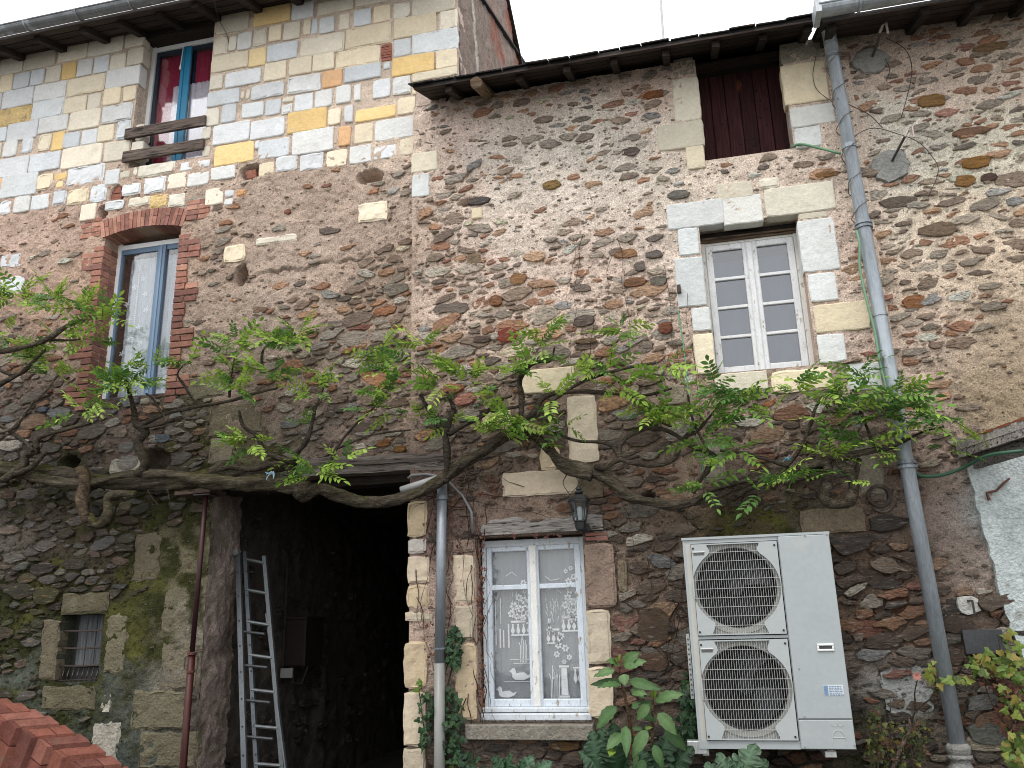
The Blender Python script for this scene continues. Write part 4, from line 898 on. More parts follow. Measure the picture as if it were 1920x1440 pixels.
# ------------------------------------------------------------------ G: carriage passage
gx0, gx1, gz0, gz1 = OG
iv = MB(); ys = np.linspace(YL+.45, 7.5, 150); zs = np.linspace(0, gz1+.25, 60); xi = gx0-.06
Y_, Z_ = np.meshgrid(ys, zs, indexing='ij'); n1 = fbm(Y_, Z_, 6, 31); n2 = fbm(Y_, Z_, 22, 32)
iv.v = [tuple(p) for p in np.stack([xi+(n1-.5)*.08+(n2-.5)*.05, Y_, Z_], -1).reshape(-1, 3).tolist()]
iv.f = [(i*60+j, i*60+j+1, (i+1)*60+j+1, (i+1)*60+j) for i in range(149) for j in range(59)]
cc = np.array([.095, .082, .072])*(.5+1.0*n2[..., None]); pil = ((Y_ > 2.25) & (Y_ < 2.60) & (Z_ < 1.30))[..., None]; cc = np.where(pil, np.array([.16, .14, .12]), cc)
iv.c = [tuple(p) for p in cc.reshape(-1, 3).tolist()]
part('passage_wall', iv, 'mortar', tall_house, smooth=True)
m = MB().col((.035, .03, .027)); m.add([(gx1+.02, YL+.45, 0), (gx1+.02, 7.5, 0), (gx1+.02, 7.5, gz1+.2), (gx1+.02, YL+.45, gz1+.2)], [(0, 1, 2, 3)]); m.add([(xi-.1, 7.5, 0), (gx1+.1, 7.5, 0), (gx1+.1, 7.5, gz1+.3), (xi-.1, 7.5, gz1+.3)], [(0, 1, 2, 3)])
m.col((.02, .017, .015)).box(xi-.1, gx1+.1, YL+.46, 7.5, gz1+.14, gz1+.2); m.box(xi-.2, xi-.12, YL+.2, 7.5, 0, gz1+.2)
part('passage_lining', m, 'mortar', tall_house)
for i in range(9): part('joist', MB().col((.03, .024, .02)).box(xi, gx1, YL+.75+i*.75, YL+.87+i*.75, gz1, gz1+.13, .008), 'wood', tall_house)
# thick plastered reveal on the left and rubble behind it
iv = MB(); ys = np.linspace(YL-.01, YL+.46, 22); zs = np.linspace(0, gz1, 110); Y_, Z_ = np.meshgrid(ys, zs, indexing='ij'); n1 = fbm(Y_, Z_, 8, 41); n2 = fbm(Y_, Z_, 30, 42)
iv.v = [tuple(p) for p in np.stack([gx0+.012+(n1-.5)*.06+(n2-.5)*.045, Y_, Z_], -1).reshape(-1, 3).tolist()]
iv.f = [(i*110+j, i*110+j+1, (i+1)*110+j+1, (i+1)*110+j) for i in range(21) for j in range(109)]
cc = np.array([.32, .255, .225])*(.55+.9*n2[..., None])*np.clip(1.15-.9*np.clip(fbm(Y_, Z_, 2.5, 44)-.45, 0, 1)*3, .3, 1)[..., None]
iv.c = [tuple(p) for p in cc.reshape(-1, 3).tolist()]; part('reveal', iv, 'mortar', tall_house, smooth=True)
for i in range(90):
    yy = random.uniform(YL+.50, 4.5); zz = random.uniform(.3, gz1-.1) if i > 40 else random.uniform(.3, 1.7); a = random.uniform(.04, .09); b = random.uniform(.025, .055)
    q = [(yy+a*math.cos(t)*random.uniform(.8, 1.1), zz+b*math.sin(t)*random.uniform(.8, 1.1)) for t in np.linspace(0, 6.28, 9)[:-1]]
    m = MB().stone(q, 0, .05, c=tuple(np.array((.085, .070, .060))*random.uniform(.5, 1.2))); m.v = [(xi-.01+v[1]+.01, v[0], v[2]) for v in m.v]; part('rubble_stone', m, 'stone', tall_house)
# lintel beams over the passage
def beam(xa, xb, y0, y1, z0, z1, c, parent, wav=.02, k=20, name='lintel'):
    m = MB(); vs = []; ph = random.random()*6
    for i in range(k+1):
        t = i/k; xx = xa+(xb-xa)*t; d = wav*math.sin(t*6+ph)+wav*.4*math.sin(t*19+ph); e = wav*.5*math.sin(t*8+ph*2)
        vs += [(xx, y0+e, z0+d*.6), (xx, y1, z0+d*.6), (xx, y1, z1+d), (xx, y0+e+.012, z1+d), (xx, y0+e-.012, (z0+z1)/2+d)]
    fs = [(i*5+j, i*5+(j+1) % 5, (i+1)*5+(j+1) % 5, (i+1)*5+j) for i in range(k) for j in range(5)]+[(4, 3, 2, 1, 0), tuple(k*5+j for j in range(5))]
    m.add(vs, fs, c); return part(name, m, 'wood', parent)
beam(Rx(395, 885, YL), Rx(842, 875), YL-.05, YL+.2, Rz(640, 893, YL), Rz(640, 862, YL), (.19, .165, .15), tall_house)
beam(Rx(500, 870, YL), Rx(838, 865), YL-.075, YL-.03, Rz(660, 876, YL), Rz(660, 860, YL), (.12, .10, .09), tall_house, .015)
beam(gx0, gx1, YL+.12, YL+.30, gz1-.13, gz1-.01, (.035, .028, .024), tall_house, .01)
# ------------------------------------------------------------------ roofs and eaves
def PXc(px, py, X):
    d = _f + _r*(px-960)/FPX + _u*(720-py)/FPX
    return CAM + d*(X-CAM[0])/d[0]
DKW = (.040, .030, .026)
def eave(parent, xa, xb, ye, ze, slope, zt, rafters, slates=True, depth=4.0, rw=.06, rh=.065, seed=1, label=None):
    """roof surface from the eave edge (ye, ze) rising inwards; rafters and boards show from below"""
    t = math.tan(slope)
    m = MB().col((.035, .033, .034)); zf = lambda y: ze+(y-ye)*t
    m.add([(xa, ye+.03, zf(ye+.03)-.012), (xb, ye+.03, zf(ye+.03)-.012), (xb, depth, zf(depth)-.012), (xa, depth, zf(depth)-.012),
           (xa, ye+.03, zf(ye+.03)+.01), (xb, ye+.03, zf(ye+.03)+.01), (xb, depth, zf(depth)+.01), (xa, depth, zf(depth)+.01)],
          [(0, 1, 2, 3), (7, 6, 5, 4), (0, 4, 5, 1), (1, 5, 6, 2), (2, 6, 7, 3), (3, 7, 4, 0)])
    rf = m.build('roof', M['wood'], parent); WL[rf.name] = wloc(parent).copy()
    for k in range(4):                                   # boards under the slates
        y = ye+.02+k*.13; c = np.array(DKW)*random.uniform(.8, 1.7)
        MB().col(c).obox((xa+.01, y, zf(y)-.034), (xb-xa-.02, 0, 0), (0, .115, .115*t), (0, 0, .018)).build('roof_board', M['wood'], rf)
    for x in rafters:
        y0 = ye+random.uniform(.05, .12); L_ = 1.0; c = np.array((.045, .035, .030))*random.uniform(.6, 1.2)
        MB().col(c).obox((x-rw/2, y0, zf(y0)-.036-rh), (rw, random.uniform(-.01, .01), 0), (0, L_, L_*t), (0, 0, rh)).build('rafter', M['wood'], rf)
    MB().col(np.array(DKW)*.8).box(xa+.05, xb, .06, .3, zt-.03, zf(.1)-.04, .01).build('wall_plate', M['wood'], rf)
    if slates:
        x = xa-.03; i = 0
        while x < xb:
            w_ = random.uniform(.17, .26); dy = random.uniform(-.035, .02); dz = random.uniform(0, .012); a = random.uniform(-.03, .03)
            for r_ in range(2):
                y0 = ye+dy+r_*.13
                c = np.array((.045, .043, .046))*random.uniform(.6, 1.3)
                MB().col(c).obox((x+random.uniform(0, .01)+r_*.09, y0, zf(y0)+.010+dz+r_*.012), (w_-.006, a*.3, a*.4), (0, .24, .24*t), (0, -.003, .010)).build('slate', M['stone'], rf)
            x += w_
    return rf
zeM = Rz(1150, 96, -.46)
rx = [Rx(a, 120, -.3) for a in (846, 975, 1064, 1152, 1250, 1345, 1436, 1522)]
roofM = eave(low_house, Rx(772, 157, -.46), Rx(1534, 28, -.46), -.46, zeM, R(24), ZTOP_M, rx)
# rounded old rafter end and pale laths
MB().col((.20, .14, .09)).tube([(Rx(893, 152, -.42), -.44, Rz(893, 158, -.42)), (Rx(893, 152, -.42), .2, Rz(893, 158, -.42)+.26)], [.055, .06], 9, wob=.1).build('log_rafter', M['wood'], roofM)
MB().col((.17, .14, .11)).obox((Rx(1165, 118, -.1), -.10, Rz(1165, 118, -.1)), (.34, 0, .01), (0, .07, .03), (0, 0, .05)).build('roof_board', M['wood'], roofM)
MB().col((.30, .27, .22)).obox((Rx(1446, 58, -.3), -.30, Rz(1446, 60, -.3)), (.30, 0, .0), (0, .07, .03), (0, 0, .02)).build('roof_board', M['wood'], roofM)
# left house
yeL = -.42; zeL = Rz(160, 40, yeL)
rafL = [Rx(a, b, yeL) for a, b in ((-90, 70), (-20, 60), (60, 48), (143, 44), (210, 33), (284, 18), (359, 5), (440, -8), (520, -20), (610, -35), (690, -45), (770, -55))]
ZG = zeL+.10
roofL = eave(tall_house, XL, XT+.05, yeL, zeL+.03, R(20), ZTOP_L, rafL, slates=False, rw=.075)
def gutter(parent, xa, xb, y, z, r, c):
    m = MB().col(c); n = 10; vs = []; fs = []
    for xx in (xa, xb):
        for rr in (r, r-.006):
            for k in range(n+1):
                a = math.pi+math.pi*k/n; vs.append((xx, y+rr*math.cos(a), z+rr*math.sin(a)))
    q = n+1
    for k in range(n):
        fs += [(k, k+1, 2*q+k+1, 2*q+k), (q+k, 3*q+k, 3*q+k+1, q+k+1)]
    fs += [tuple(range(n, -1, -1))+tuple(range(q, 2*q)), tuple(range(2*q, 3*q))+tuple(range(4*q-1, 3*q-1, -1))]
    m.add(vs, fs); m.tube([(xa, y-r, z), (xb, y-r, z)], .009, 8)
    g = m.build('gutter', M['zinc'], parent, smooth=False); WL[g.name] = wloc(parent).copy()
    x = xa+.3
    while x < xb:
        MB().col(np.array(c)*1.2).tube([(x, y-(r+.004)*math.cos(a), z+(r+.004)*math.sin(-a)) for a in np.linspace(0, math.pi, 9)], .008, 5).build('gutter_bracket', M['zinc'], g); x += .62
    return g
gutter(tall_house, XL, XT-.02, yeL-.07, zeL+.045, .066, (.16, .17, .18))
yeR = -.50; zeR = Rz(1640, 22, yeR)
rafR = [Rx(a, 20, yeR) for a in (1560, 1740, 1850, 1960, 2100)]
roofR = eave(end_house, Rx(1534, 28, yeR)+.02, XR, yeR, zeR+.02, R(20), ZTOP_R, rafR, slates=False)
gutter(end_house, Rx(1530, 20, yeR), XR, yeR-.08, zeR+.05, .07, (.30, .33, .35))
MB().col((.40, .43, .45)).box(Rx(1528, 20, yeR)-.02, Rx(1534, 20, yeR)+.0, yeR-.15, yeR+.05, zeR-.02, zeR+.10).build('flashing', M['zinc'], end_house)
# gable side of the tall house above the low roof
pA = PXc(946, 0, XT); pB = PXc(971, 118, XT)
sl = (pA[2]-pB[2])/(pA[1]-pB[1])
yb0 = pB[1]-1.2/sl if sl else pB[1]
gm = MB(); nyy, nzz = 90, 110
ysr = np.linspace(YL+.02, max(pB[1], pA[1])+.5, nyy); zsr = np.linspace(ZTOP_M-.1, ZTOP_L+2.2, nzz)
Y_, Z_ = np.meshgrid(ysr, zsr, indexing='ij'); n1 = fbm(Y_, Z_, 5, 51); n2 = fbm(Y_, Z_, 25, 52)
zb_line = lambda z: pB[1]+(z-pB[2])/sl
top = ZTOP_L+(Y_-YL)*.8
cc = np.array([.34, .27, .235])*(.65+.6*n2[..., None]); bk = np.clip((fbm(Y_*1.0, Z_*.5, 2.2, 53)-.50)*8, 0, 1)[..., None]*(Y_ > .9)[..., None]
cc = cc*(1-bk)+np.array([.36, .15, .11])*(.6+.8*fbm(Y_, Z_, 40, 54)[..., None])*bk
wl_ = (np.abs(Y_-.45-.15*n1-(ZTOP_L-Z_)*.25) < .05)[..., None]; cc = np.where(wl_, np.array([.62, .58, .52]), cc)
gm.v = [tuple(p) for p in np.stack([XT+.01-(n1-.5)*.05-(n2-.5)*.03, np.minimum(Y_, zb_line(Z_)), Z_], -1).reshape(-1, 3).tolist()]
gm.c = [tuple(p) for p in cc.reshape(-1, 3).tolist()]
gm.f = [(i*nzz+j, (i+1)*nzz+j, (i+1)*nzz+j+1, i*nzz+j+1) for i in range(nyy-1) for j in range(nzz-1) if Z_[i, j] < top[i, j] and ysr[i] < zb_line(zsr[j])]
part('gable_wall', gm, 'mortar', tall_house, smooth=True)
zz0, zz1 = pB[2]-.8, pA[2]+1.2
MB().col((.05, .042, .04)).obox((XT-.3, zb_line(zz0)-.03, zz0), (.36, 0, 0), (0, .09, 0), (0, zb_line(zz1)-zb_line(zz0), zz1-zz0)).build('verge', M['wood'], tall_house)
# antenna mast far behind the low roof
a0_, a1_ = P(1241, 75, 5.0), P(1236, -40, 5.0)
tag(MB().col((.45, .46, .47)).tube([tuple(a0_-np.array([0, 0, 1.6])), tuple(a1_)], .022, 8).build('antenna_mast', M['metal']), 'thin grey antenna mast rising behind the low slate roof', 'mast')

# ------------------------------------------------------------------ downpipes
def pipe(name, label, pts, r, c, collars, group=None):
    o = thing(name, label, 'drainpipe', tuple(pts[-1]), group)
    MB().col(c).tube(pts, r, 14).build('pipe', M['zinc'], o, smooth=True)
    for (p, h, rr) in collars:
        MB().col(np.array(c)*random.uniform(.55, .9)).tube([(p[0], p[1], p[2]+h/2), (p[0], p[1], p[2]-h/2)], rr, 14).tube([(p[0]-.02, p[1]+.03, p[2]), (p[0]-.02, .03, p[2])], .008, 6).build('collar', M['zinc'], o)
    return o
def on(pa, pb, py, Y):       # point of the pipe at photo height py
    t = (py-pa[1])/(pb[1]-pa[1]); p = P(pa[0]+(pb[0]-pa[0])*t, py, Y); return p
pa, pb = (1549, 34), (1797, 1405)
cs = []
for py, h, k in ((108, .02, 1.12), (276, .035, 1.13), (420, .02, 1.25), (427, .02, 1.25), (592, .015, 1.08), (724, .015, 1.08), (868, .02, 1.25), (876, .02, 1.25)): cs.append((on(pa, pb, py, -.13), h, .053*k))
dp = pipe('downpipe', 'tall grey zinc downpipe running full height between the middle and right facades', [tuple(P(1546, 22, -.42)), tuple(P(1549, 45, -.30)), tuple(on(pa, pb, 90, -.13)), tuple(on(pa, pb, 700, -.13)), tuple(on(pa, pb, 1405, -.13))], .051, (.34, .38, .42), cs)
MB().col((.35, .38, .41)).tube([tuple(on(pa, pb, 45, -.16)), tuple(on(pa, pb, 100, -.135))], .056, 14).build('sleeve', M['zinc'], dp, smooth=True)
p = on(pa, pb, 1400, -.13)
MB().col((.24, .24, .23)).lathe((p[0], p[1], p[2]), [(.075, -.9), (.085, -.14), (.062, -.10), (.066, -.075), (.078, -.07), (.078, -.05), (.064, -.045), (.074, -.035), (.076, .0), (.06, .02)], 18).build('cast_foot', M['limerough'], dp, smooth=True)
qa, qb = (829, 932), (821, 1440)
cs = [(on(qa, qb, 1216, -.09), .012, .05), (on(qa, qb, 934, -.09), .03, .05)]
dp2 = pipe('downpipe', 'short downpipe beside the dark doorway, grey above and whitish below', [tuple(on(qa, qb, 905, -.09)), tuple(on(qa, qb, 1246, -.09))], .040, (.22, .24, .27), cs)
e = on(qa, qb, 1246, -.09); MB().col((.21, .21, .20)).tube([tuple(e+np.array([0, 0, .01])), (e[0]-.002, e[1], 0)], .0415, 14).build('lower_pipe', M['plastic'], dp2, smooth=True)
tag(MB().col((.32, .32, .32)).tube([tuple(P(752, 919, -.10)), tuple(P(820, 897, -.10))], .030, 12).build('waste_pipe', M['plastic'], smooth=True), 'pale plastic waste pipe lying under the vine above the doorway corner', 'pipe')
tag(MB().col((.18, .18, .18)).tube([tuple(P(a, b, -.05)) for a, b in ((765, 897), (772, 891), (800, 889), (822, 893), (842, 905), (868, 930), (884, 960), (887, 1000))], .012, 8).build('cable_conduit', M['metal'], smooth=True), 'dark grey conduit curving down beside the short downpipe', 'conduit')

# red steel prop
ta, tb = P(386, 930, -.10), P(343, 1440, -.10)
pr = thing('steel_prop', 'red steel shoring prop standing at the left side of the dark doorway', 'prop', tuple(tb))
jn = P(360, 1225, -.10)
MB().col((.035, .010, .012)).tube([tuple(ta), tuple(jn)], .021, 12).build('inner_tube', M['metal'], pr, smooth=True)
MB().col((.045, .008, .006)).tube([tuple(jn), tuple(tb), (tb[0], tb[1], 0)], .029, 12).build('outer_tube', M['metal'], pr, smooth=True)
MB().col((.10, .035, .025)).tube([(jn[0], jn[1], jn[2]+.012), (jn[0], jn[1], jn[2]-.012)], .038, 12).tube([(jn[0], jn[1], jn[2]-.13), (jn[0], jn[1], jn[2]-.15)], .034, 12).build('collar', M['metal'], pr)
MB().col((.06, .04, .035)).tube([(jn[0]+s*.03, jn[1], jn[2]-.02) if i in (0,) else (jn[0]+s*.06, jn[1], jn[2]-.03-.09*(i-1)) if i in (1, 2) else (jn[0]+s*.03, jn[1], jn[2]-.13) for s in (-1,) for i in range(4)], .005, 6).tube([(jn[0]+.03, jn[1], jn[2]-.02), (jn[0]+.06, jn[1], jn[2]-.03), (jn[0]+.06, jn[1], jn[2]-.12), (jn[0]+.03, jn[1], jn[2]-.13)], .005, 6).tube([(jn[0]-.03, jn[1]-.02, jn[2]+.0), (jn[0]+.06, jn[1]-.03, jn[2]+.01), (jn[0]+.12, jn[1]-.02, jn[2]+.02), (jn[0]+.11, jn[1]-.01, jn[2]+.035), (jn[0]+.03, jn[1], jn[2]+.025)], .005, 6).build('pin_handle', M['metal'], pr)
MB().col((.05, .04, .04)).box(ta[0]-.08, ta[0]+.08, -.17, -.02, ta[2], ta[2]+.008).build('head_plate', M['metal'], pr)
wp = MB().col((.11, .075, .06)); A = P(330, 926, -.16); B = P(396, 921, -.16); wp.obox((A[0], -.18, ta[2]+.009), (B[0]-A[0], 0, .01), (0, .26, 0), (0, 0, .036))
tag(wp.build('wood_block', M['wood']), 'short wooden packing board wedged on top of the red steel prop', 'board')

# ladder leaning inside the passage
lad = thing('ladder', 'two section aluminium ladder leaning inside the dark doorway', 'ladder', tuple(P(490, 1440, .5)))
def stile(a, b, Y0, Y1, w_, dpt, c):
    A = P(*a, Y0); B = P(*b, Y1); d = (A-B); B2 = B-d*(B[2]/d[2])
    MB().col(c).obox(B2, (w_, 0, 0), (0, dpt, 0), A-B2).build('stile', M['alu'], lad); return A, B2
AL = (.12, .13, .14)
s1 = stile((441, 1036), (452, 1440), .42, .02, .045, .025, AL); s2 = stile((455, 1034), (476, 1440), .44, .06, .035, .03, (.09, .10, .11))
s3 = stile((491, 1042), (524, 1440), .44, .06, .035, .03, (.10, .11, .115)); s4 = stile((497, 1150), (533, 1440), .36, .03, .012, .03, (.10, .11, .12))
for i in range(14):
    t = .03+i*.29/np.linalg.norm(s2[0]-s2[1])
    if t > 1: break
    a = s2[0]+(s2[1]-s2[0])*t; b = s3[0]+(s3[1]-s3[0])*t
    MB().col((.12, .13, .135)).tube([tuple(a+np.array([.01, .01, 0])), tuple(b+np.array([.01, .01, 0]))], .015, 8).build('rung', M['alu'], lad)
    a = s1[0]+(s1[1]-s1[0])*(t+.01); b = s4[0]+(s4[1]-s4[0])*max(0, t-.2)
    if t > .25: MB().col((.07, .075, .08)).tube([tuple(a+np.array([.02, .03, -.05])), tuple(s3[0]+(s3[1]-s3[0])*(t+.01)+np.array([.0, -.05, -.05]))], .012, 8).build('rung', M['alu'], lad)
a = s1[0]; MB().col((.2, .2, .2)).lathe((a[0]+.02, a[1]-.02, a[2]), [(.012, -.012), (.03, -.012), (.03, .012), (.012, .012)], 14, 'y').build('pulley', M['metal'], lad)
m = MB().col((.03, .03, .03))
for (A, B) in (s1, s2):
    for k in range(10):
        q = A+(B-A)*(.08+k*.092); m.lathe((q[0]+.022, q[1]-.003, q[2]), [(.007, -.002), (.007, .003)], 8, 'y')
m.build('rivet', M['metal'], lad)
# meter box on the passage wall
mb = thing('meter_box', 'dull dark red meter box fixed on the wall inside the dark doorway', 'meter box', (xi+.1, 1.6, 1.35))
pq = PXc(535, 1160, xi+.03); pw = PXc(535, 1250, xi+.03); pe = PXc(585, 1160, xi+.22)
MB().col((.028, .016, .016)).bbox(xi+.02, xi+.26, pq[1], pq[1]+.40, pw[2], pq[2], .012).build('case', M['metal'], mb)
MB().col((.03, .02, .02)).obox((xi+.0, pq[1]-.02, pq[2]), (.28, 0, -.01), (0, .44, 0), (0, 0, .02)).build('lid', M['metal'], mb)
MB().col((.30, .30, .29)).obox((xi+.03, pq[1]-.05, pw[2]-.10), (.13, 0, 0), (0, .01, 0), (0, 0, .09)).build('paper_tag', M['cloth'], mb)
MB().col((.04, .04, .04)).tube([(xi+.04, pq[1]-.03, pq[2]+.6), (xi+.04, pq[1]-.03, pw[2])], .012, 6).tube([(xi+.14, pq[1], pw[2]), (xi+.15, pq[1], pw[2]-.15), (xi+.24, pq[1], pw[2]-.16), (xi+.3, pq[1], pw[2])], .007, 6).build('cable', M['metal'], mb)

# ------------------------------------------------------------------ heat pump
YA = -.47
cxs = [P(1278, 1010, YA), P(1548, 998, YA), P(1612, 1405, YA), P(1312, 1405, YA)]
AX0 = (cxs[0][0]+cxs[3][0])/2; AX1 = (cxs[1][0]+cxs[2][0])/2; AZ0 = (cxs[2][2]+cxs[3][2])/2; AZ1 = (cxs[0][2]+cxs[1][2])/2
AW, AH = AX1-AX0, AZ1-AZ0; AD = .33
hp = thing('heat_pump', 'cream outdoor heat pump with two round fan grilles fixed on the rubble wall', 'heat pump', ((AX0+AX1)/2, YA+.15, AZ0))
CR = (.325, .352, .36); ax = lambda u: AX0+AW*u; az = lambda v: AZ0+AH*v
m = MB().col(CR); us = .655
# casing: sides, top, bottom, back, and the front frame round the fan section
m.box(AX0, AX0+.02, YA+.003, YA+AD, AZ0, AZ1-.012); m.box(ax(us), AX1, YA+.006, YA+AD, AZ0+.001, AZ1-.012); m.box(AX0+.02, ax(us), YA+AD-.02, YA+AD, AZ0, AZ1-.012); m.box(AX0+.02, ax(us), YA+.003, YA+AD-.02, AZ0, az(.035))
m.box(AX0+.02, ax(us), YA+.004, YA+AD-.02, az(.972), AZ1-.012); m.box(AX0-.006, AX1+.004, YA-.006, YA+AD+.01, AZ1-.012, AZ1+.004)
m.box(AX0+.02, ax(us), YA+.004, YA+.04, az(.503), az(.517))
m.col((.40, .40, .37)).box(AX0+.02, ax(.055), YA+.003, YA+.06, az(.035), az(.972))
m.build('casing', M['ac'], hp)
m = MB().col((.33, .36, .37)); m.bbox(ax(us)+.004, AX1-.002, YA-.012, YA+.006, az(.135), AZ1-.016, .004); m.build('service_panel', M['ac'], hp)
m = MB().col((.325, .352, .36)); m.bbox(ax(us)+.004, AX1-.002, YA-.011, YA+.006, AZ0+.003, az(.130), .004)
m.build('lower_panel', M['ac'], hp)
m = MB().col((.38, .41, .41))
def arcx(cx, cz, rx_, rz_, t0, t1, r=.0022, n=14): m.tube([(cx+rx_*math.cos(t), YA-.012, cz+rz_*math.sin(t)) for t in np.linspace(t0, t1, n)], r, 5)
c0 = ax(.90); arcx(c0, az(.045), .04, .055, 0, math.pi); m.tube([(c0-.04, YA-.012, az(.045)), (c0-.04, YA-.012, az(.005))], .0022, 5); m.tube([(c0+.04, YA-.012, az(.045)), (c0+.04, YA-.012, az(.005))], .0022, 5); m.tube([(c0-.038, YA-.012, az(.052)), (c0+.038, YA-.012, az(.052))], .0022, 5)
arcx(c0-.018, az(.112), .016, .014, math.pi, 2*math.pi); arcx(c0+.018, az(.112), .016, .014, math.pi, 2*math.pi); m.build('pressed_knockout', M['ac'], hp)
def ring(m, cx, cz, r0, r1, y0, y1, n=48):
    vs = []
    for (r_, y_) in ((r0, y0), (r1, y0), (r1, y1), (r0, y1)):
        for k in range(n): a = 2*math.pi*k/n; vs.append((cx+r_*math.cos(a), y_, cz+r_*math.sin(a)))
    m.add(vs, [(i*n+k, i*n+(k+1) % n, ((i+1) % 4)*n+(k+1) % n, ((i+1) % 4)*n+k) for i in range(4) for k in range(n)])
FR = .268
for (v0, v1, label) in ((.522, .968, 'upper'), (.040, .498, 'lower')):
    cx, cz = ax(.345), az((v0+v1)/2+.005); xa, xb = ax(.058), ax(us-.008); za, zb = az(v0), az(v1)
    # backing sheet with a round hole
    n = 48; m = MB().col((.33, .33, .31)); vs = []; 
    for k in range(n):
        a = 2*math.pi*k/n; vs.append((cx+FR*math.cos(a), YA+.03, cz+FR*math.sin(a)))
    for k in range(n):
        a = 2*math.pi*k/n; c_, s_ = math.cos(a), math.sin(a); t = min((xb-cx if c_ > 0 else cx-xa)/max(abs(c_), 1e-6), (zb-cz if s_ > 0 else cz-za)/max(abs(s_), 1e-6)); vs.append((cx+t*c_, YA+.03, cz+t*s_))
    m.add(vs, [(k, (k+1) % n, n+(k+1) % n, n+k) for k in range(n)])
    m.build('shroud_plate', M['ac'], hp)
    m = MB().col((.05, .05, .05)); ring(m, cx, cz, FR-.004, FR+.004, YA+.032, YA+.14); m.col((.33, .33, .31)); ring(m, cx, cz-.004, FR+.028, FR+.034, YA+.022, YA+.03); m.build('fan_ring', M['ac'], hp)
    m = MB().col((.006, .006, .008)); m.box(xa+.005, xb-.005, YA+.24, YA+.25, za, zb); ring(m, cx, cz, FR, FR+.03, YA+.14, YA+.24); m.build('coil', M['metal'], hp)
    fan = MB().col((.016, .016, .019)).lathe((cx, YA+.09, cz), [(.0, 0), (.05, .005), (.065, .02), (.065, .08)], 20, 'y')
    for k in range(3):
        a0f = k*2.094+(0.3 if label == 'upper' else 1.1); vs = []
        for i in range(7):
            t = a0f+i*.19
            for r_ in (.06, .15, FR-.02): vs.append((cx+r_*math.cos(t-r_*1.2), YA+.09+i*.011, cz+r_*math.sin(t-r_*1.2)))
        fan.add(vs, [(i*3+j, i*3+j+1, (i+1)*3+j+1, (i+1)*3+j) for i in range(6) for j in range(2)])
    fan.build('fan', M['metal'], hp)
    # panel wings left and right of the grille, with waisted edge
    wl2 = MB().col((.35, .375, .38)); H = zb-za
    def edge(t): # half width of grille at height fraction t
        z = za+H*t; d = abs(z-cz)/FR
        if d < .86: return FR*math.sqrt(max(0, 1-d*d))*1.04+.012
        e = FR*math.sqrt(1-.86**2)*1.04+.012; s_ = min(1, (d-.86)/.30); return e+(FR*.68-e)*(.5-.5*math.cos(math.pi*s_))*1.0
    K = 30
    for sgn, xe in ((-1, xa), (1, xb)):
        vs = []
        for i in range(K+1):
            t = i/K; z = za+H*t; hx = edge(t); hx = max(hx, FR*.60)
            for yy in (YA-.012, YA+.012): vs += [(xe, yy, z), (cx+sgn*hx, yy, z)]
        fs = []
        for i in range(K):
            b = i*4; fs += [(b, b+1, b+5, b+4), (b+2, b+6, b+7, b+3), (b+1, b+3, b+7, b+5), (b, b+4, b+6, b+2)]
        fs += [(0, 2, 3, 1), (K*4, K*4+1, K*4+3, K*4+2)]
        wl2.add(vs, fs)
    wl2.box(cx-FR*.68, cx+FR*.68, YA-.011, YA+.011, za, za+.008); wl2.box(cx-FR*.68, cx+FR*.68, YA-.011, YA+.011, zb-.008, zb)
    fp = wl2.build('fan_panel', M['ac'], hp); WL[fp.name] = wloc(hp).copy()
    MB().col((.10, .10, .10)).box(xa+.012, xa+.085, YA-.0145, YA-.0125, zb-.075, zb-.057).build('grip_slot', M['metal'], fp); MB().col((.66, .67, .66)).box(xa+.008, xa+.089, YA-.018, YA-.0125, zb-.056, zb-.050).build('grip_lip', M['ac'], fp)
    m = MB().col((.02, .02, .02))
    for (bx, bz) in ((xa+.012, zb-.028), (xb-.018, zb-.028), (xa+.012, za+.022), (xb-.018, za+.022)): m.lathe((bx, YA-.017, bz), [(.007, 0), (.007, .005)], 10, 'y')
    m.build('screw', M['metal'], fp)
    g = MB().col((.40, .41, .40))
    x = cx-FR*1.06
    while x < cx+FR*1.06:
        # vertical wires clipped to the grille outline
        run = []
        for i in range(61):
            t = i/60
            if abs(x-cx) < max(edge(t), FR*.60)+.004: run.append(za+H*t)
        if len(run) > 1: g.add([(x-.0010, YA-.004, run[0]), (x+.0010, YA-.004, run[0]), (x+.0010, YA-.004, run[-1]), (x-.0010, YA-.004, run[-1]), (x-.0013, YA+.000, run[0]), (x+.0013, YA+.000, run[0]), (x+.0013, YA+.000, run[-1]), (x-.0013, YA+.000, run[-1])], [(0, 1, 2, 3), (0, 3, 7, 4), (1, 5, 6, 2), (7, 6, 5, 4)])
        x += .0158
    for i in range(1, 10):
        t = i/10; z = za+H*t; hx = max(edge(t), FR*.60)+.004; g.box(cx-hx, cx+hx, YA-.009, YA-.005, z-.0014, z+.0014)
    g.build('grille', M['ac'], fp)
m = MB().col((.66, .68, .67)); hu, hv = ax(.885), az(.455)
m.bbox(hu-.052, hu+.052, YA-.022, YA-.013, hv+.010, hv+.024, .004); m.bbox(hu-.052, hu+.052, YA-.022, YA-.013, hv-.024, hv-.010, .004); m.bbox(hu-.052, hu-.040, YA-.0215, YA-.013, hv-.010, hv+.010, .003); m.bbox(hu+.040, hu+.052, YA-.0215, YA-.013, hv-.010, hv+.010, .003)
hd = m.build('handle', M['ac'], hp); MB().col((.06, .06, .06)).box(hu-.04, hu+.04, YA-.0145, YA-.0125, hv-.010, hv+.010).build('handle_recess', M['metal'], hp)
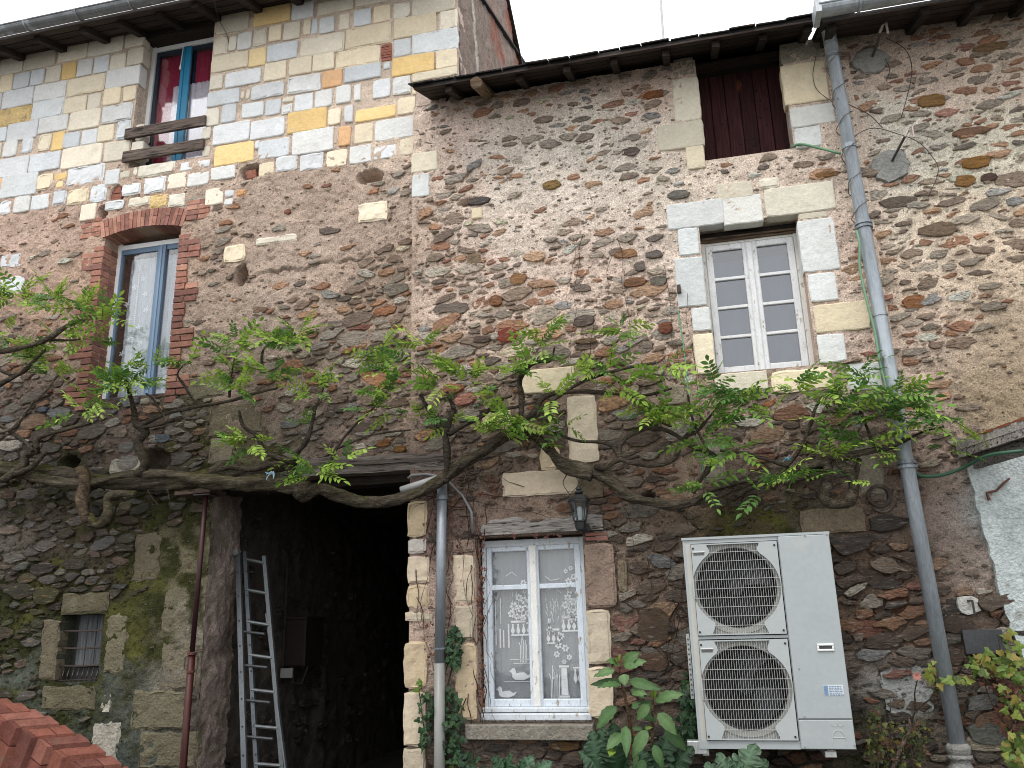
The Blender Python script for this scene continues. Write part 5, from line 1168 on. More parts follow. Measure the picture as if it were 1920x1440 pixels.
# rating label: rows of tiny blue print
m = MB().col((.52, .56, .59)).box(ax(.84), ax(.965), YA-.0145, YA-.0125, az(.238), az(.285)); lb = m.build('rating_label', M['plastic'], hp)
m = MB().col((.14, .22, .34)); m.box(ax(.842), ax(.868), YA-.016, YA-.0148, az(.24), az(.283))
for i in range(6):
    x = ax(.875)
    while x < ax(.955): w_ = random.uniform(.004, .016); m.box(x, min(x+w_, ax(.962)), YA-.016, YA-.0148, az(.240+i*.0073), az(.2435+i*.0073)); x += w_+.004
m.build('label_print', M['plastic'], hp)
m = MB().col((.25, .25, .25))
for u, v in ((.70, .36), (.70, .145), (.68, .012), (.985, .985), (.99, .02), (.84, .985)): m.lathe((ax(u), YA-.017, az(v)), [(.005, 0), (.005, .006)], 8, 'y')
m.build('screw', M['metal'], hp)
m = MB().col((.52, .54, .54)); m.bbox(AX0-.075, AX0+.05, YA+.01, YA+.09, AZ0-.035, AZ0+.045, .004); m.bbox(AX0+.02, AX0+.06, YA+.02, .0, AZ0-.045, AZ0-.004, .003); m.bbox(AX1-.19, AX1-.12, YA+.02, .0, AZ0-.05, AZ0-.012, .003); m.col((.30, .31, .32)).lathe((AX1-.15, YA+.05, AZ0-.012), [(.03, 0), (.03, .008), (.012, .01), (.012, .02)], 10)
m.build('wall_bracket', M['alu'], hp)
m = MB().col((.45, .46, .45)); m.box(AX0-.03, AX0-.008, YA+.10, YA+.115, az(.22), az(.53)); m.col((.10, .10, .10))
for i in range(12): m.box(AX0-.024, AX0-.014, YA+.096, YA+.0995, az(.235+i*.024), az(.243+i*.024))
m.build('slotted_rail', M['alu'], hp)
m = MB()
for i in range(70):
    x = random.uniform(ax(.02), ax(.62)); y_ = random.uniform(YA-.006, YA+.1); c = random.choice([(.05, .06, .02), (.10, .07, .03), (.04, .03, .02)]); r_ = random.uniform(.004, .011)
    m.add([(x, y_, AZ1+.005), (x+r_, y_+.004, AZ1+.005+r_*.7), (x-.002, y_-.002, AZ1+.007+r_)], [(0, 1, 2)], c)
tag(m.build('dead_leaves', M['leaf'], kind='stuff'), 'crumbs of dead leaves and moss on top of the heat pump', 'leaves')

# ------------------------------------------------------------------ lantern
lx, lz = Rx(1087, 960, -.20), Rz(1087, 992, -.20)
ln = thing('wall_lantern', 'black six sided wall lantern above the right corner of the lace curtain window', 'lantern', (lx, -.20, lz))
BK = (.018, .019, .020)
def hexring(r, z): return [(lx+r*math.cos(a), -.20+r*math.sin(a), lz+z) for a in np.linspace(0, 2*math.pi, 7)[:-1]+.26]
m = MB().col(BK)
def loft(rs):
    vs = []; 
    for r_, z_ in rs: vs += hexring(r_, z_)
    m.add(vs, [(i*6+k, i*6+(k+1) % 6, (i+1)*6+(k+1) % 6, (i+1)*6+k) for i in range(len(rs)-1) for k in range(6)]+[tuple(range(6)), tuple((len(rs)-1)*6+k for k in range(6))])
loft([(.012, -.02), (.035, -.005), (.042, .03), (.046, .05), (.03, .06)]); m.build('base', M['metal'], ln)
m = MB().col(BK); loft([(.085, .215), (.088, .225), (.050, .255), (.022, .262)]); m.lathe((lx, -.20, lz+.262), [(.02, 0), (.034, .012), (.034, .02), (.016, .032), (.022, .04), (.018, .05), (.004, .07)], 12); m.build('cap', M['metal'], ln)
m = MB().col(BK)
for k in range(6):
    a = hexring(.044, .055)[k]; b = hexring(.083, .218)[k]; m.tube([a, b], .0045, 5)
for r_, z_ in ((.045, .06), (.083, .213)):
    h_ = hexring(r_, z_); m.tube(h_+[h_[0]], .0055, 5)
m.build('frame', M['metal'], ln)
a = hexring(.043, .06); b = hexring(.081, .213); m = MB().col((1, 1, 1)); m.add(a+b, [(k, (k+1) % 6, 6+(k+1) % 6, 6+k) for k in range(6)]); m.build('glass', M['glass'], ln)
MB().col((.55, .60, .58)).lathe((lx, -.20, lz+.06), [(.012, 0), (.02, .03), (.022, .09), (.012, .11)], 12).build('bulb', M['plastic'], ln, smooth=True)
m = MB().col(BK); m.tube([(lx, -.20, lz+.03), (lx+.01, -.12, lz-.02), (lx+.02, -.03, lz+.01)], .012, 8); m.lathe((lx+.02, -.045, lz+.02), [(.035, 0), (.035, .02)], 12, 'y'); m.build('arm', M['metal'], ln)

# ------------------------------------------------------------------ wall fittings at the right
def fitting(cx, cy, tip, label, rad, sx):
    o = thing('wall_bracket', label, 'bracket', tuple(P(cx, cy, YR)))
    x, z = Rx(cx, cy, YR), Rz(cx, cy, YR)
    q = [(x+rad*sx*math.cos(t)*random.uniform(.82, 1.1), z+rad*math.sin(t)*random.uniform(.82, 1.1)) for t in np.linspace(0, 6.28, 22)[:-1]]
    MB().stone(q, YR+.05, YR-.030, rnd=.3, j=.003, c=(.30, .30, .285)).build('mortar_patch', M['limerough'], o)
    t = P(*tip, -.30); b = (x+.01, YR, z+.02)
    MB().col((.07, .065, .065)).tube([b, tuple(t)], .010, 6).tube([tuple(np.array(b)+np.array([.03, 0, .05])), tuple((np.array(b)+t)/2+np.array([.02, 0, .03]))], .006, 6).build('rod', M['metal'], o)
    MB().col((.42, .36, .32)).tube([tuple(t+np.array([-.03, 0, -.05])), tuple(t+np.array([.0, 0, .01])), tuple(t+np.array([.03, 0, .03])), tuple(t+np.array([.03, 0, -.07]))], .010, 6).build('hook', M['metal'], o)
fitting(1632, 116, (1655, 50), 'rusty hooked rod in a grey mortar patch, just under the gutter at the right', .13, 1.15)
fitting(1668, 312, (1703, 244), 'rusty hooked rod in the larger, lower grey mortar patch right of the downpipe', .15, 1.0)
# round terracotta vent
vx, vz = Rx(1648, 930, YM), Rz(1648, 930, YM)
vt = thing('round_vent', 'round clay vent ring in the wall between vine and heat pump', 'vent', (vx, 0, vz))
m = MB().col((.075, .06, .052)); ring(m, vx, vz, .060, .085, YM-.03, YM+.1, 20); m.build('ring', M['limerough'], vt); MB().col((.26, .25, .23)).lathe((vx, YM+.01, vz), [(.0, -.01), (.05, .0), (.06, .02)], 16, 'y').build('plug', M['limerough'], vt)
# slate plaque
sx0, sx1, sz0, sz1 = Rx(1806, 1205), Rx(1880, 1205), Rz(1843, 1226), Rz(1843, 1180)
tag(MB().col((.045, .047, .052)).bbox(sx0, sx1, YR-.05, YR-.015, sz0, sz1, .004, .002).build('slate_plaque', M['metal']), 'small blank dark slate plaque on the rubble right of the downpipe', 'plaque')
bx, bz = Rx(1815, 1130), Rz(1815, 1135)
MB().stone([(bx+.09*math.cos(t)*random.uniform(.7, 1.1), bz+.08*math.sin(t)*random.uniform(.7, 1.1)) for t in np.linspace(0, 6.28, 12)[:-1]], YR+.04, YR-.02, c=(.50, .50, .47)).build('mortar_patch', M['limerough'], end_house)
tag(MB().col((.04, .035, .03)).tube([(bx, YR, bz+.03), (bx+.01, YR-.09, bz+.03), (bx+.012, YR-.09, bz-.06)], .008, 6).build('wall_hook', M['metal']), 'small black hook in a white mortar dab above the slate plaque', 'hook')
tag(MB().col((.05, .03, .02)).box(Rx(1270, 548), Rx(1277, 548), -.05, .01, Rz(1273, 552), Rz(1273, 538), .003).build('iron_stub', M['metal']), 'rusty iron stub sticking out left of the small paned window', 'iron stub')
# rendered patch low on the right and smooth grey render beside the heat pump
def slab(pts, Y, pr, c, parent, name='render_patch', mt='limerough', seg=6):
    q = []
    for (a, b) in zip(pts, pts[1:]+pts[:1]):
        for i in range(seg):
            t = i/seg; px, py = a[0]+(b[0]-a[0])*t, a[1]+(b[1]-a[1])*t; w_ = P(px, py, Y); q.append((w_[0]+random.uniform(-.009, .009), w_[2]+random.uniform(-.009, .009)))
    m = MB().col(c).prism(q, Y-pr, Y+.05); return m.build(name, M[mt], parent)
slab([(1812, 872), (2000, 835), (2500, 770), (2500, 1400), (2010, 1330), (1925, 1260), (1893, 1180), (1872, 1105), (1852, 1030), (1830, 950)], YR, .035, (.48, .53, .53), end_house)
slab([(1650, 1262), (1700, 1245), (1742, 1250), (1750, 1330), (1700, 1345), (1660, 1330)], YR, .020, (.30, .31, .30), low_house)
slab([(1760, 560+0), (1765, 561), (1766, 562), (1761, 562)], YR, .001, (.3, .3, .3), end_house) if False else None
# lean-to verge coming out of the right facade
vg = thing('lean_to_roof', 'weathered plank edge of a small lean-to roof at the right border', 'roof', tuple(P(1802, 850, -.05)))
A = P(1800, 858, -.03); B = P(2010, 790, -.90); d = B-A
MB().col((.30, .27, .25)).obox(A, d, (0, .10, 0), (0, 0, .055)).build('board', M['wood'], vg)
MB().col((.20, .18, .165)).obox(A+np.array([.04, .10, -.09]), d, (0, .12, 0), (0, 0, .13)).build('rafter', M['wood'], vg)
MB().col((.40, .37, .34)).obox(A+np.array([.0, -.01, .055]), d, (0, .30, 0), (0, 0, .055)).build('mortar_edge', M['mortar'], vg)
for i in range(5):
    q = A+d*(.25+.16*i); MB().col(alb((150, 90, 66), .7)).obox(q+np.array([0, -.02, .105]), d*.10, (0, .2, .01), (0, 0, .018)).build('tile_piece', M['brick'], vg)
tag(MB().col((.10, .03, .02)).tube([tuple(P(a, b, -.03)) for a, b in ((1893, 897), (1882, 906), (1868, 920), (1850, 924), (1855, 938))], [.006, .009, .008, .01, .012], 6).build('rusty_bracket', M['metal']), 'rusty iron scrap bolted on the white rendered wall patch', 'iron scrap')

# ------------------------------------------------------------------ hoses, ropes, wires
def line(name, label, cat, pts, r, c, mt='plastic', n=6, group=None):
    q = [P(a, b, y) for a, b, y in pts]; V = []
    for i in range(len(q)-1):
        p0 = q[max(0, i-1)]; p1 = q[i]; p2 = q[i+1]; p3 = q[min(len(q)-1, i+2)]
        for t in (0, .33, .66): V.append(.5*((2*p1)+(-p0+p2)*t+(2*p0-5*p1+4*p2-p3)*t*t+(-p0+3*p1-3*p2+p3)*t**3))
    V.append(q[-1]); return tag(MB().col(c).tube([tuple(v) for v in V], r, n).build(name, M[mt], smooth=True), label, cat, group)
line('garden_hose', 'green hose strung from the hatch sill to the tall downpipe', 'hose', [(1484, 276, -.0), (1500, 270, -.03), (1530, 276, -.08), (1576, 288, -.17)], .011, (.10, .22, .12))
line('garden_hose', 'green hose hanging down along the left side of the tall downpipe', 'hose', [(1606, 432, -.16), (1612, 460, -.18), (1612, 500, -.16), (1624, 560, -.16), (1640, 620, -.16), (1650, 680, -.16), (1664, 740, -.16)], .010, (.14, .27, .17))
line('garden_hose', 'green hose running from the downpipe collar to the lean-to at right', 'hose', [(1716, 886, -.14), (1730, 893, -.10), (1770, 890, -.08), (1810, 875, -.10), (1850, 855, -.30), (1890, 848, -.45), (1950, 842, -.5)], .013, (.035, .10, .06))
line('rope', 'thin green rope hanging from a nail left of the small paned window', 'rope', [(1271, 582, -.04), (1276, 610, -.05), (1284, 670, -.06), (1290, 730, -.08), (1300, 800, -.10), (1313, 850, -.12), (1322, 905, -.14)], .005, (.08, .26, .16))
for i, (pts, lb) in enumerate([([(402, 2, -.38), (404, 15, -.2), (412, 40, .0), (424, 62, .03), (430, 85, .04)], 'old bent wire hanging from the eave beside the red curtain window'),
    ([(1530, 105, -.02), (1524, 140, -.05), (1530, 165, -.05), (1545, 180, -.10), (1560, 190, -.2)], 'thin wire looping left of the downpipe near its top'),
    ([(1660, 70, -.03), (1695, 90, -.03), (1709, 120, -.03), (1706, 160, -.03), (1690, 220, -.03)], 'thin wire arching right of the upper hooked rod'),
    ([(1660, 110, -.02), (1668, 130, -.03), (1662, 152, -.03)], 'short curled wire below the upper hooked rod'),
    ([(1590, 270, -.15), (1610, 250, -.08), (1640, 240, -.04), (1680, 250, -.03), (1720, 265, -.03), (1745, 290, -.03), (1760, 320, -.03), (1740, 370, -.03)], 'long thin wire sagging past the lower hooked rod'),
    ([(1570, 185, -.18), (1600, 200, -.08), (1630, 215, -.04), (1655, 240, -.03)], 'thin wire branching right of the downpipe above the lower hooked rod')]):
    line('wire', lb, 'wire', pts, .0035, (.07, .06, .055), 'metal', 5)
# wire wound round the downpipe
V = []
for i in range(90):
    t = i/89; c = on(pa, pb, 100+t*330, -.13); a = i*.42; rr = .058+.02*math.sin(i*.7)**2; V.append((c[0]+rr*math.cos(a), c[1]-rr*math.sin(a), c[2]))
tag(MB().col((.16, .14, .13)).tube(V, .004, 5).build('wound_wire', M['metal']), 'wire wound in loops round the top of the tall downpipe', 'wire')
for (a, b, y, w_, lb) in ((1372, 866, -.2, 1, 'blue twine tied on the vine at right above the heat pump'), (510, 888, -.30, 1, 'pale blue twine knotted on the vine over the doorway'), (1612, 790, -.3, 1, 'blue twine knot hanging in the leaves left of the downpipe')):
    if lb.startswith('blue twine tied'): a, b = 1476, 862
    c = P(a, b, y); m = MB().col((.10, .25, .33) if 'pale' not in lb else (.28, .42, .50))
    for k in range(7): m.tube([tuple(c+np.array([random.uniform(-.02, .02), random.uniform(-.02, .02), random.uniform(-.01, .02)])) for _ in range(4)]+[tuple(c+np.array([random.uniform(-.05, .05), -.02, random.uniform(-.07, .02)]))], .0035, 4)
    tag(m.build('twine', M['plastic']), lb, 'twine')

# ------------------------------------------------------------------ curved brick wall at the lower left
bw_ = thing('brick_wall', 'curved red brick garden wall stepping down at the lower left corner', 'wall', tuple(P(20, 1440, -1.6)))
RB = [(184, 116, 98), (170, 106, 92), (190, 126, 110), (158, 102, 90)]
mm = MB().col((.16, .12, .10)); prev = None
for i in range(-5, 10):
    k = i if i >= 0 else i*.9
    px = 20+29*k; py = 1347+16.5*k+(1.6*i*i*.35 if i > 0 else 2.0*i*i*.6)
    A = P(px, py, -1.62)
    u = np.array([.84, .52, .02]); dn = np.array([-.16, -.20, -.97]); al = np.array([.50, -.70, -.18])
    c = lambda: tuple(np.clip(lin(random.choice(RB))*.34*random.uniform(.8, 1.1), 0, .8))
    al = P(px+29, py+16.5, -1.62)-A; al = al*.86+np.array([0, -.03, 0])
    o1 = A+np.array([0, 0, random.uniform(-.004, .004)])
    if i % 3 == 1:
        MB().col(c()).obox(o1, u*.115, al, (0, 0, -.055)).build('brick', M['brick'], bw_); MB().col(c()).obox(o1+u*.125, u*.10, al, (0, 0, -.055)).build('brick', M['brick'], bw_)
    else: MB().col(c()).obox(o1, u*.225, al, (0, 0, -.055)).build('brick', M['brick'], bw_)
    f0 = o1+np.array([-.012, -.02, -.008])
    L1 = .215 if i % 2 else .105
    MB().col(c()).obox(f0, dn*L1, al, (.05, .06, -.0)).build('brick', M['brick'], bw_); MB().col(c()).obox(f0+dn*(L1+.012), dn*(.215 if i % 2 == 0 else .105), al, (.05, .06, 0)).build('brick', M['brick'], bw_)
    MB().col(c()).obox(f0+dn*(.345), dn*.215, al, (.05, .06, 0)).build('brick', M['brick'], bw_)
    mm.obox(o1+np.array([.035, .03, -.04]), u*.17, al*1.2, dn*.7)
mm.build('mortar_core', M['mortar'], bw_)
# ------------------------------------------------------------------ wisteria
vine = thing('wisteria_vine', 'old wisteria with thick twisted stem trained across the facades above the doorway', 'vine', tuple(P(870, 860, -.2)))
def smooth(q, n=4):
    V = []
    for i in range(len(q)-1):
        p0 = q[max(0, i-1)]; p1 = q[i]; p2 = q[i+1]; p3 = q[min(len(q)-1, i+2)]
        for k in range(n):
            t = k/n; V.append(.5*((2*p1)+(-p0+p2)*t+(2*p0-5*p1+4*p2-p3)*t*t+(-p0+3*p1-3*p2+p3)*t**3))
    V.append(q[-1]); return V
BARK = [(.105, .086, .066), (.085, .07, .055), (.13, .108, .08)]
PXM = .0040
def stem(pts, Y, moss=0.0, name='branch', c=None, knot=.12, n=10, parent=None):
    """pts: (px, py, radius px[, y])"""
    q = [np.array([*P(p[0], p[1], p[3] if len(p) > 3 else Y), p[2]*PXM*(.86 if name == 'trunk' else 1)]) for p in pts]
    V = smooth(q, 5); m = MB(); c = np.array(c or random.choice(BARK))
    ph = random.random()*9
    k = 0; nn = n if q[0][3] > .02 else 6
    vs = []; cs = []; fs = []; upv = None
    for i, v in enumerate(V):
        p = Vector(v[:3]); t = Vector(V[min(i+1, len(V)-1)][:3])-Vector(V[max(i-1, 0)][:3]); t = t.normalized() if t.length > 1e-9 else Vector((1, 0, 0))
        if upv is None: upv = Vector((0, 0, 1)) if abs(t.z) < .8 else Vector((0, -1, 0))
        a = t.cross(upv).normalized(); b = a.cross(t).normalized(); upv = b
        for j in range(nn):
            an = 2*math.pi*j/nn+i*.16
            rr = v[3]*(1+knot*.9*(.7*math.sin(j*2.0*math.pi/nn*3+i*.35+ph)+.55*math.sin(j*2.0*math.pi/nn*(5 if nn > 12 else 2)-i*.22+ph*2))+random.uniform(-knot, knot)*.5+.10*math.sin(i*.7+ph))
            d = a*math.cos(an)+b*math.sin(an); vs.append(p+d*rr)
            top = max(0, d.z); f = moss*(.25+top)*(1.1 if math.sin(i*.5+ph)+math.sin(i*.23) > -.4 else .2)
            f = min(1, max(0, f)); g = c*random.uniform(.65, 1.2); cs.append(tuple(g*(1-f)+np.array([.085, .085, .022])*random.uniform(.6, 1.2)*f))
    for i in range(len(V)-1):
        for j in range(nn): fs.append((i*nn+j, i*nn+(j+1) % nn, (i+1)*nn+(j+1) % nn, (i+1)*nn+j))
    fs += [tuple(range(nn-1, -1, -1)), tuple((len(V)-1)*nn+j for j in range(nn))]
    m.v = [tuple(p) for p in vs]; m.f = fs; m.c = cs
    return m.build(name, M['bark'], parent or vine, smooth=True)
tr = lambda pts, Y, moss: stem(pts, Y, moss, 'trunk', n=20, knot=.19)
tr([(-60, 892, 20), (0, 884, 20), (60, 882, 17), (120, 890, 18), (180, 900, 17), (250, 905, 19), (330, 905, 19), (400, 892, 17), (450, 884, 15), (500, 882, 14), (540, 872, 12)], -.17, .8)
tr([(-60, 868, 14), (20, 880, 15), (80, 898, 14), (150, 908, 14), (230, 893, 12), (310, 890, 13), (380, 900, 16), (440, 906, 18), (500, 904, 18), (545, 912, 17), (580, 916, 14)], -.21, .45)
tr([(395, 885, 11), (430, 872, 12), (470, 878, 11), (530, 868, 11), (548, 890, 12), (552, 915, 13), (566, 928, 15), (600, 915, 15), (640, 930, 14), (690, 942, 14), (740, 938, 12), (790, 922, 12), (835, 895, 12), (870, 868, 12), (905, 848, 11), (935, 826, 11), (975, 806, 10), (1005, 818, 10), (1035, 850, 10), (1065, 880, 11), (1110, 893, 12)], -.20, .35)
tr([(820, 905, 6), (860, 882, 8), (900, 848, 8), (940, 815, 7), (985, 812, 7), (1020, 832, 9), (1050, 862, 9), (1100, 880, 11), (1150, 906, 12), (1170, 926, 12), (1215, 940, 10), (1265, 946, 10), (1310, 938, 9), (1355, 922, 9), (1400, 902, 10), (1450, 888, 9), (1510, 882, 8), (1560, 872, 7)], -.17, .05)
B = lambda *p, Y=-.22, moss=0, c=None: stem(p, Y, moss, 'branch', c)
B((150, 880, 13), (160, 900, 13), (154, 935, 13), (160, 968, 12), (166, 972, 7), moss=.3, c=(.17, .12, .085), Y=-.26)
B((166, 968, 9), (185, 985, 9), (202, 962, 10), (202, 935, 9), (222, 925, 8), (255, 926, 7), moss=.8, Y=-.24)
B((6, 900, 10), (41, 877, 10), (50, 853, 9), (70, 845, 7), (69, 841, 7), (73, 821, 6), (120, 806, 4.5), (172, 793, 4), Y=-.3, moss=.2)
B((29, 888, 7), (58, 877, 6), (75, 860, 5), (88, 847, 4), Y=-.32)
B((-20, 816, 5), (23, 804, 5), (40, 785, 4), (58, 760, 4), (90, 728, 3), (110, 700, 2.5), Y=-.4, c=(.19, .16, .12))
B((-20, 786, 4), (38, 821, 4), (61, 845, 4), Y=-.36)
B((-20, 662, 6), (40, 652, 6), (87, 637, 6), (125, 612, 5), (157, 600, 4), Y=-.55)
B((-20, 735, 5), (10, 715, 5), (38, 700, 5), (60, 680, 4), (85, 655, 3), Y=-.5); B((-20, 684, 4), (8, 698, 4), (30, 704, 4), (55, 690, 3), Y=-.5); B((87, 637, 3), (130, 638, 2.5), (150, 636, 2), Y=-.5)
B((258, 890, 12), (272, 868, 11), (258, 830, 9), (273, 812, 9), (255, 792, 9), (252, 772, 6), (244, 740, 5), (236, 712, 3.5), Y=-.24, moss=.3)
B((262, 798, 6), (315, 775, 4), (365, 763, 4), (430, 752, 3.5), (480, 737, 3), (520, 728, 2.5), Y=-.25); B((262, 802, 4), (300, 796, 4), (312, 788, 3), (300, 770, 3), (290, 752, 2.5), (274, 738, 2), Y=-.27)
B((369, 760, 3), (344, 721, 3), (333, 700, 2), (352, 678, 1.5)); B((430, 745, 3), (432, 715, 2.5), (440, 670, 2)); B((492, 690, 3), (492, 662, 3), (505, 645, 2), (555, 628, 1.5))
B((555, 868, 6), (502, 850, 5), (482, 818, 4), (456, 798, 4), (448, 770, 2.5), Y=-.24); B((552, 852, 7), (566, 838, 6), (578, 818, 5), (587, 785, 4), (589, 770, 3), (578, 762, 2.5)); B((588, 775, 3), (600, 745, 2), (612, 715, 1.5))
B((600, 905, 5), (634, 836, 3), (672, 790, 3), (700, 765, 2), (735, 720, 1.5)); B((634, 840, 2.5), (700, 815, 2.2), (770, 806, 1.6))
B((836, 905, 7), (838, 860, 7), (835, 822, 7), (824, 800, 6), (805, 770, 5), (788, 740, 3)); B((833, 815, 6), (845, 785, 6), (850, 765, 5), (838, 735, 3)); B((840, 815, 5), (880, 792, 5), (910, 775, 5), (934, 752, 4), (960, 742, 3))
B((980, 806, 7), (985, 790, 6), (1000, 775, 6), (1020, 745, 6), (1050, 736, 5), (1100, 734, 4.5), (1150, 738, 3.5), (1205, 742, 3), (1260, 728, 2.5)); B((975, 800, 5), (978, 745, 6), (974, 712, 6), (990, 688, 5), (1010, 678, 4), (1032, 676, 3), (1040, 650, 2)); B((1010, 768, 4), (1070, 728, 4), (1110, 708, 4), (1175, 690, 3), (1230, 680, 2.5))
B((920, 772, 3), (980, 760, 3), (1020, 748, 3), (1042, 735, 3)); B((1000, 808, 3), (1040, 812, 3), (1080, 826, 3), (1140, 832, 4), (1165, 855, 4), (1200, 845, 3))
B((1115, 875, 5), (1135, 878, 5), (1160, 862, 5), (1185, 868, 5), (1230, 872, 5), (1262, 862, 5), (1275, 835, 5), (1290, 815, 5), (1305, 812, 4)); B((1162, 860, 5), (1165, 832, 4), (1190, 812, 4), (1225, 802, 4), (1260, 812, 4), (1300, 838, 4), (1332, 850, 6), (1338, 860, 7), (1325, 885, 6), (1308, 905, 5), (1300, 925, 5))
B((1295, 945, 5), (1330, 920, 4), (1365, 908, 4), (1400, 900, 4)); B((1380, 930, 5), (1415, 912, 5), (1445, 896, 5), (1500, 882, 4)); B((1478, 872, 3), (1500, 840, 3.5), (1518, 800, 3.5), (1528, 768, 3), (1540, 745, 2)); B((1395, 850, 3), (1440, 862, 4), (1480, 874, 4)); B((1350, 845, 3), (1400, 850, 3), (1440, 862, 3))
B((1500, 878, 8), (1540, 868, 8), (1552, 880, 9), (1548, 920, 10), (1546, 935, 9), (1562, 945, 9), (1590, 940, 10), (1600, 915, 9), (1592, 885, 9), (1572, 866, 8), (1600, 852, 6), (1630, 848, 5), Y=-.26); B((1600, 900, 6), (1608, 875, 5), (1612, 860, 4))
B((1520, 856, 5), (1580, 858, 6), (1620, 848, 6), (1660, 840, 6), (1690, 828, 5), (1704, 818, 4), Y=-.26); B((1580, 855, 4), (1560, 835, 3), (1545, 800, 2.5)); B((1640, 845, 3), (1625, 800, 3), (1612, 770, 2.5)); B((1690, 830, 3), (1730, 810, 2), (1770, 800, 2))
B((1330, 850, 3), (1300, 790, 2.5), (1290, 740, 2)); B((1305, 812, 3), (1340, 770, 2.5), (1370, 730, 2)); B((1200, 745, 3), (1240, 790, 2.5), (1262, 800, 2))
for a in ((60, 868), (505, 880), (880, 862), (1090, 885), (1400, 902), (285, 900)):      # dry hanging rootlets
    for k in range(3):
        x = a[0]+random.uniform(-30, 30); stem([(x, a[1], 1), (x+random.uniform(-12, 12), a[1]+22, .9), (x+random.uniform(-20, 20), a[1]+48, .6)], -.2, 0, 'rootlet')

def leaflet(m, o, d, nrm, L_, W, c):
    d = d.normalized(); s = d.cross(nrm).normalized(); nrm = s.cross(d).normalized(); b = 0
    pts = [(0, 0, 0), (.18, .30, .02), (.45, .5, .03), (.72, .36, .0), (1.0, 0, -.10)]
    vs = []; 
    for t, w_, h in pts:
        if w_ == 0: vs.append(o+d*L_*t+nrm*h*L_)
        else: vs += [o+d*L_*t+s*W*w_+nrm*(h+.05)*L_, o+d*L_*t+nrm*(h-.02)*L_, o+d*L_*t-s*W*w_+nrm*(h+.05)*L_]
    fs = [(0, 1, 2), (0, 2, 3), (1, 4, 5, 2), (2, 5, 6, 3), (4, 7, 8, 5), (5, 8, 9, 6), (7, 10, 8), (8, 10, 9)]
    m.add(vs, fs, tuple(c))
LEAFC = [(.25, .40, .05), (.19, .34, .05), (.30, .45, .07), (.14, .27, .045), (.09, .20, .045), (.33, .46, .09)]
def pinnate(seed, drk=0):
    rs = random.Random(seed); m = MB(); L_ = rs.uniform(.18, .27); n = rs.choice([4, 5, 5, 6]); droop = rs.uniform(.1, .9)
    pos = [Vector((t*L_, 0, -droop*.35*L_*t*t)) for t in np.linspace(0, 1, n+2)]
    m.col((.12, .14, .04)).tube(pos[:-1], [.0022]*(n)+[.0012], 4)
    base = np.array(LEAFC[3+seed % 2] if drk else LEAFC[seed % 6])
    for i in range(1, n+1):
        p = pos[i]; 
        for s in (-1, 1):
            d = Vector((.55+rs.uniform(-.12, .12), s*.85, rs.uniform(-.35, .12))); leaflet(m, p, d, Vector((rs.uniform(-.2, .2), rs.uniform(-.2, .2), 1)), rs.uniform(.055, .085)*(1-.25*abs(i/n-.5)), rs.uniform(.024, .034), base*rs.uniform(.75, 1.25))
    leaflet(m, pos[-1], Vector((1, 0, -.3)), Vector((0, 0, 1)), .07, .03, base*rs.uniform(.8, 1.2))
    me = bpy.data.meshes.new('leaf'); me.from_pydata(m.v, [], m.f); ca = me.color_attributes.new('col', 'FLOAT_COLOR', 'POINT')
    arr = np.ones((len(m.v), 4)); arr[:, :3] = np.clip(np.array(m.c).reshape(-1, 3), 0, .6); ca.data.foreach_set('color', arr.ravel()); me.materials.append(M['leaf']); return me
LM = [pinnate(i) for i in range(18)]; LD = [pinnate(40+i, 1) for i in range(6)]
CL = """-20 560 45 7,30 555 50 9,100 560 50 10,150 575 40 8,60 660 40 7,0 620 35 6,120 640 35 5,40 670 35 4,190 600 30 6,180 640 28 4,150 770 25 4,100 700 28 4,170 755 18 2
240 700 40 9,212 722 32 6,265 722 30 5,285 690 22 3,348 680 26 4,440 640 26 6,430 690 24 5,445 725 32 6,510 705 40 8,540 645 26 5,560 628 22 5,505 635 22 5,420 660 16 3
590 735 32 6,612 700 18 2,470 830 32 5,432 832 18 2,590 885 36 7,640 868 26 4,575 860 18 2,565 800 12 1
710 665 36 8,742 695 38 8,722 740 28 6,790 648 22 4,765 672 18 3,700 770 18 3,740 770 16 2,830 718 32 5,862 700 26 5,880 712 18 3,790 790 22 3,842 800 22 3,830 760 14 1
950 700 28 5,925 738 28 5,960 790 42 10,940 812 32 7,1000 830 22 3,905 790 18 2,1022 622 22 6,1012 652 28 5,990 680 18 3,1060 800 22 5,1075 688 22 4,1035 745 16 2
1170 620 20 6,1140 700 28 5,1160 725 22 4,1110 690 18 3,1245 690 28 5,1222 770 32 7,1252 790 32 7,1292 768 32 6,1330 790 38 8,1372 740 36 8,1340 720 32 6,1402 760 32 6,1312 830 22 4,1380 842 22 4,1320 915 22 4,1200 705 18 2,1330 880 18 2
1490 728 36 5,1540 740 42 7,1582 760 38 8,1560 790 32 6,1640 730 42 8,1605 700 28 4,1682 742 28 6,1702 762 28 5,1742 790 32 6,1782 790 22 4,1652 780 38 7,1560 850 36 8,1502 890 36 5,1462 900 22 3,1622 830 22 3,1700 810 22 3,1768 842 18 2,1690 852 18 2,1430 925 18 2,1640 905 12 1"""
cnt = 0; allv = []
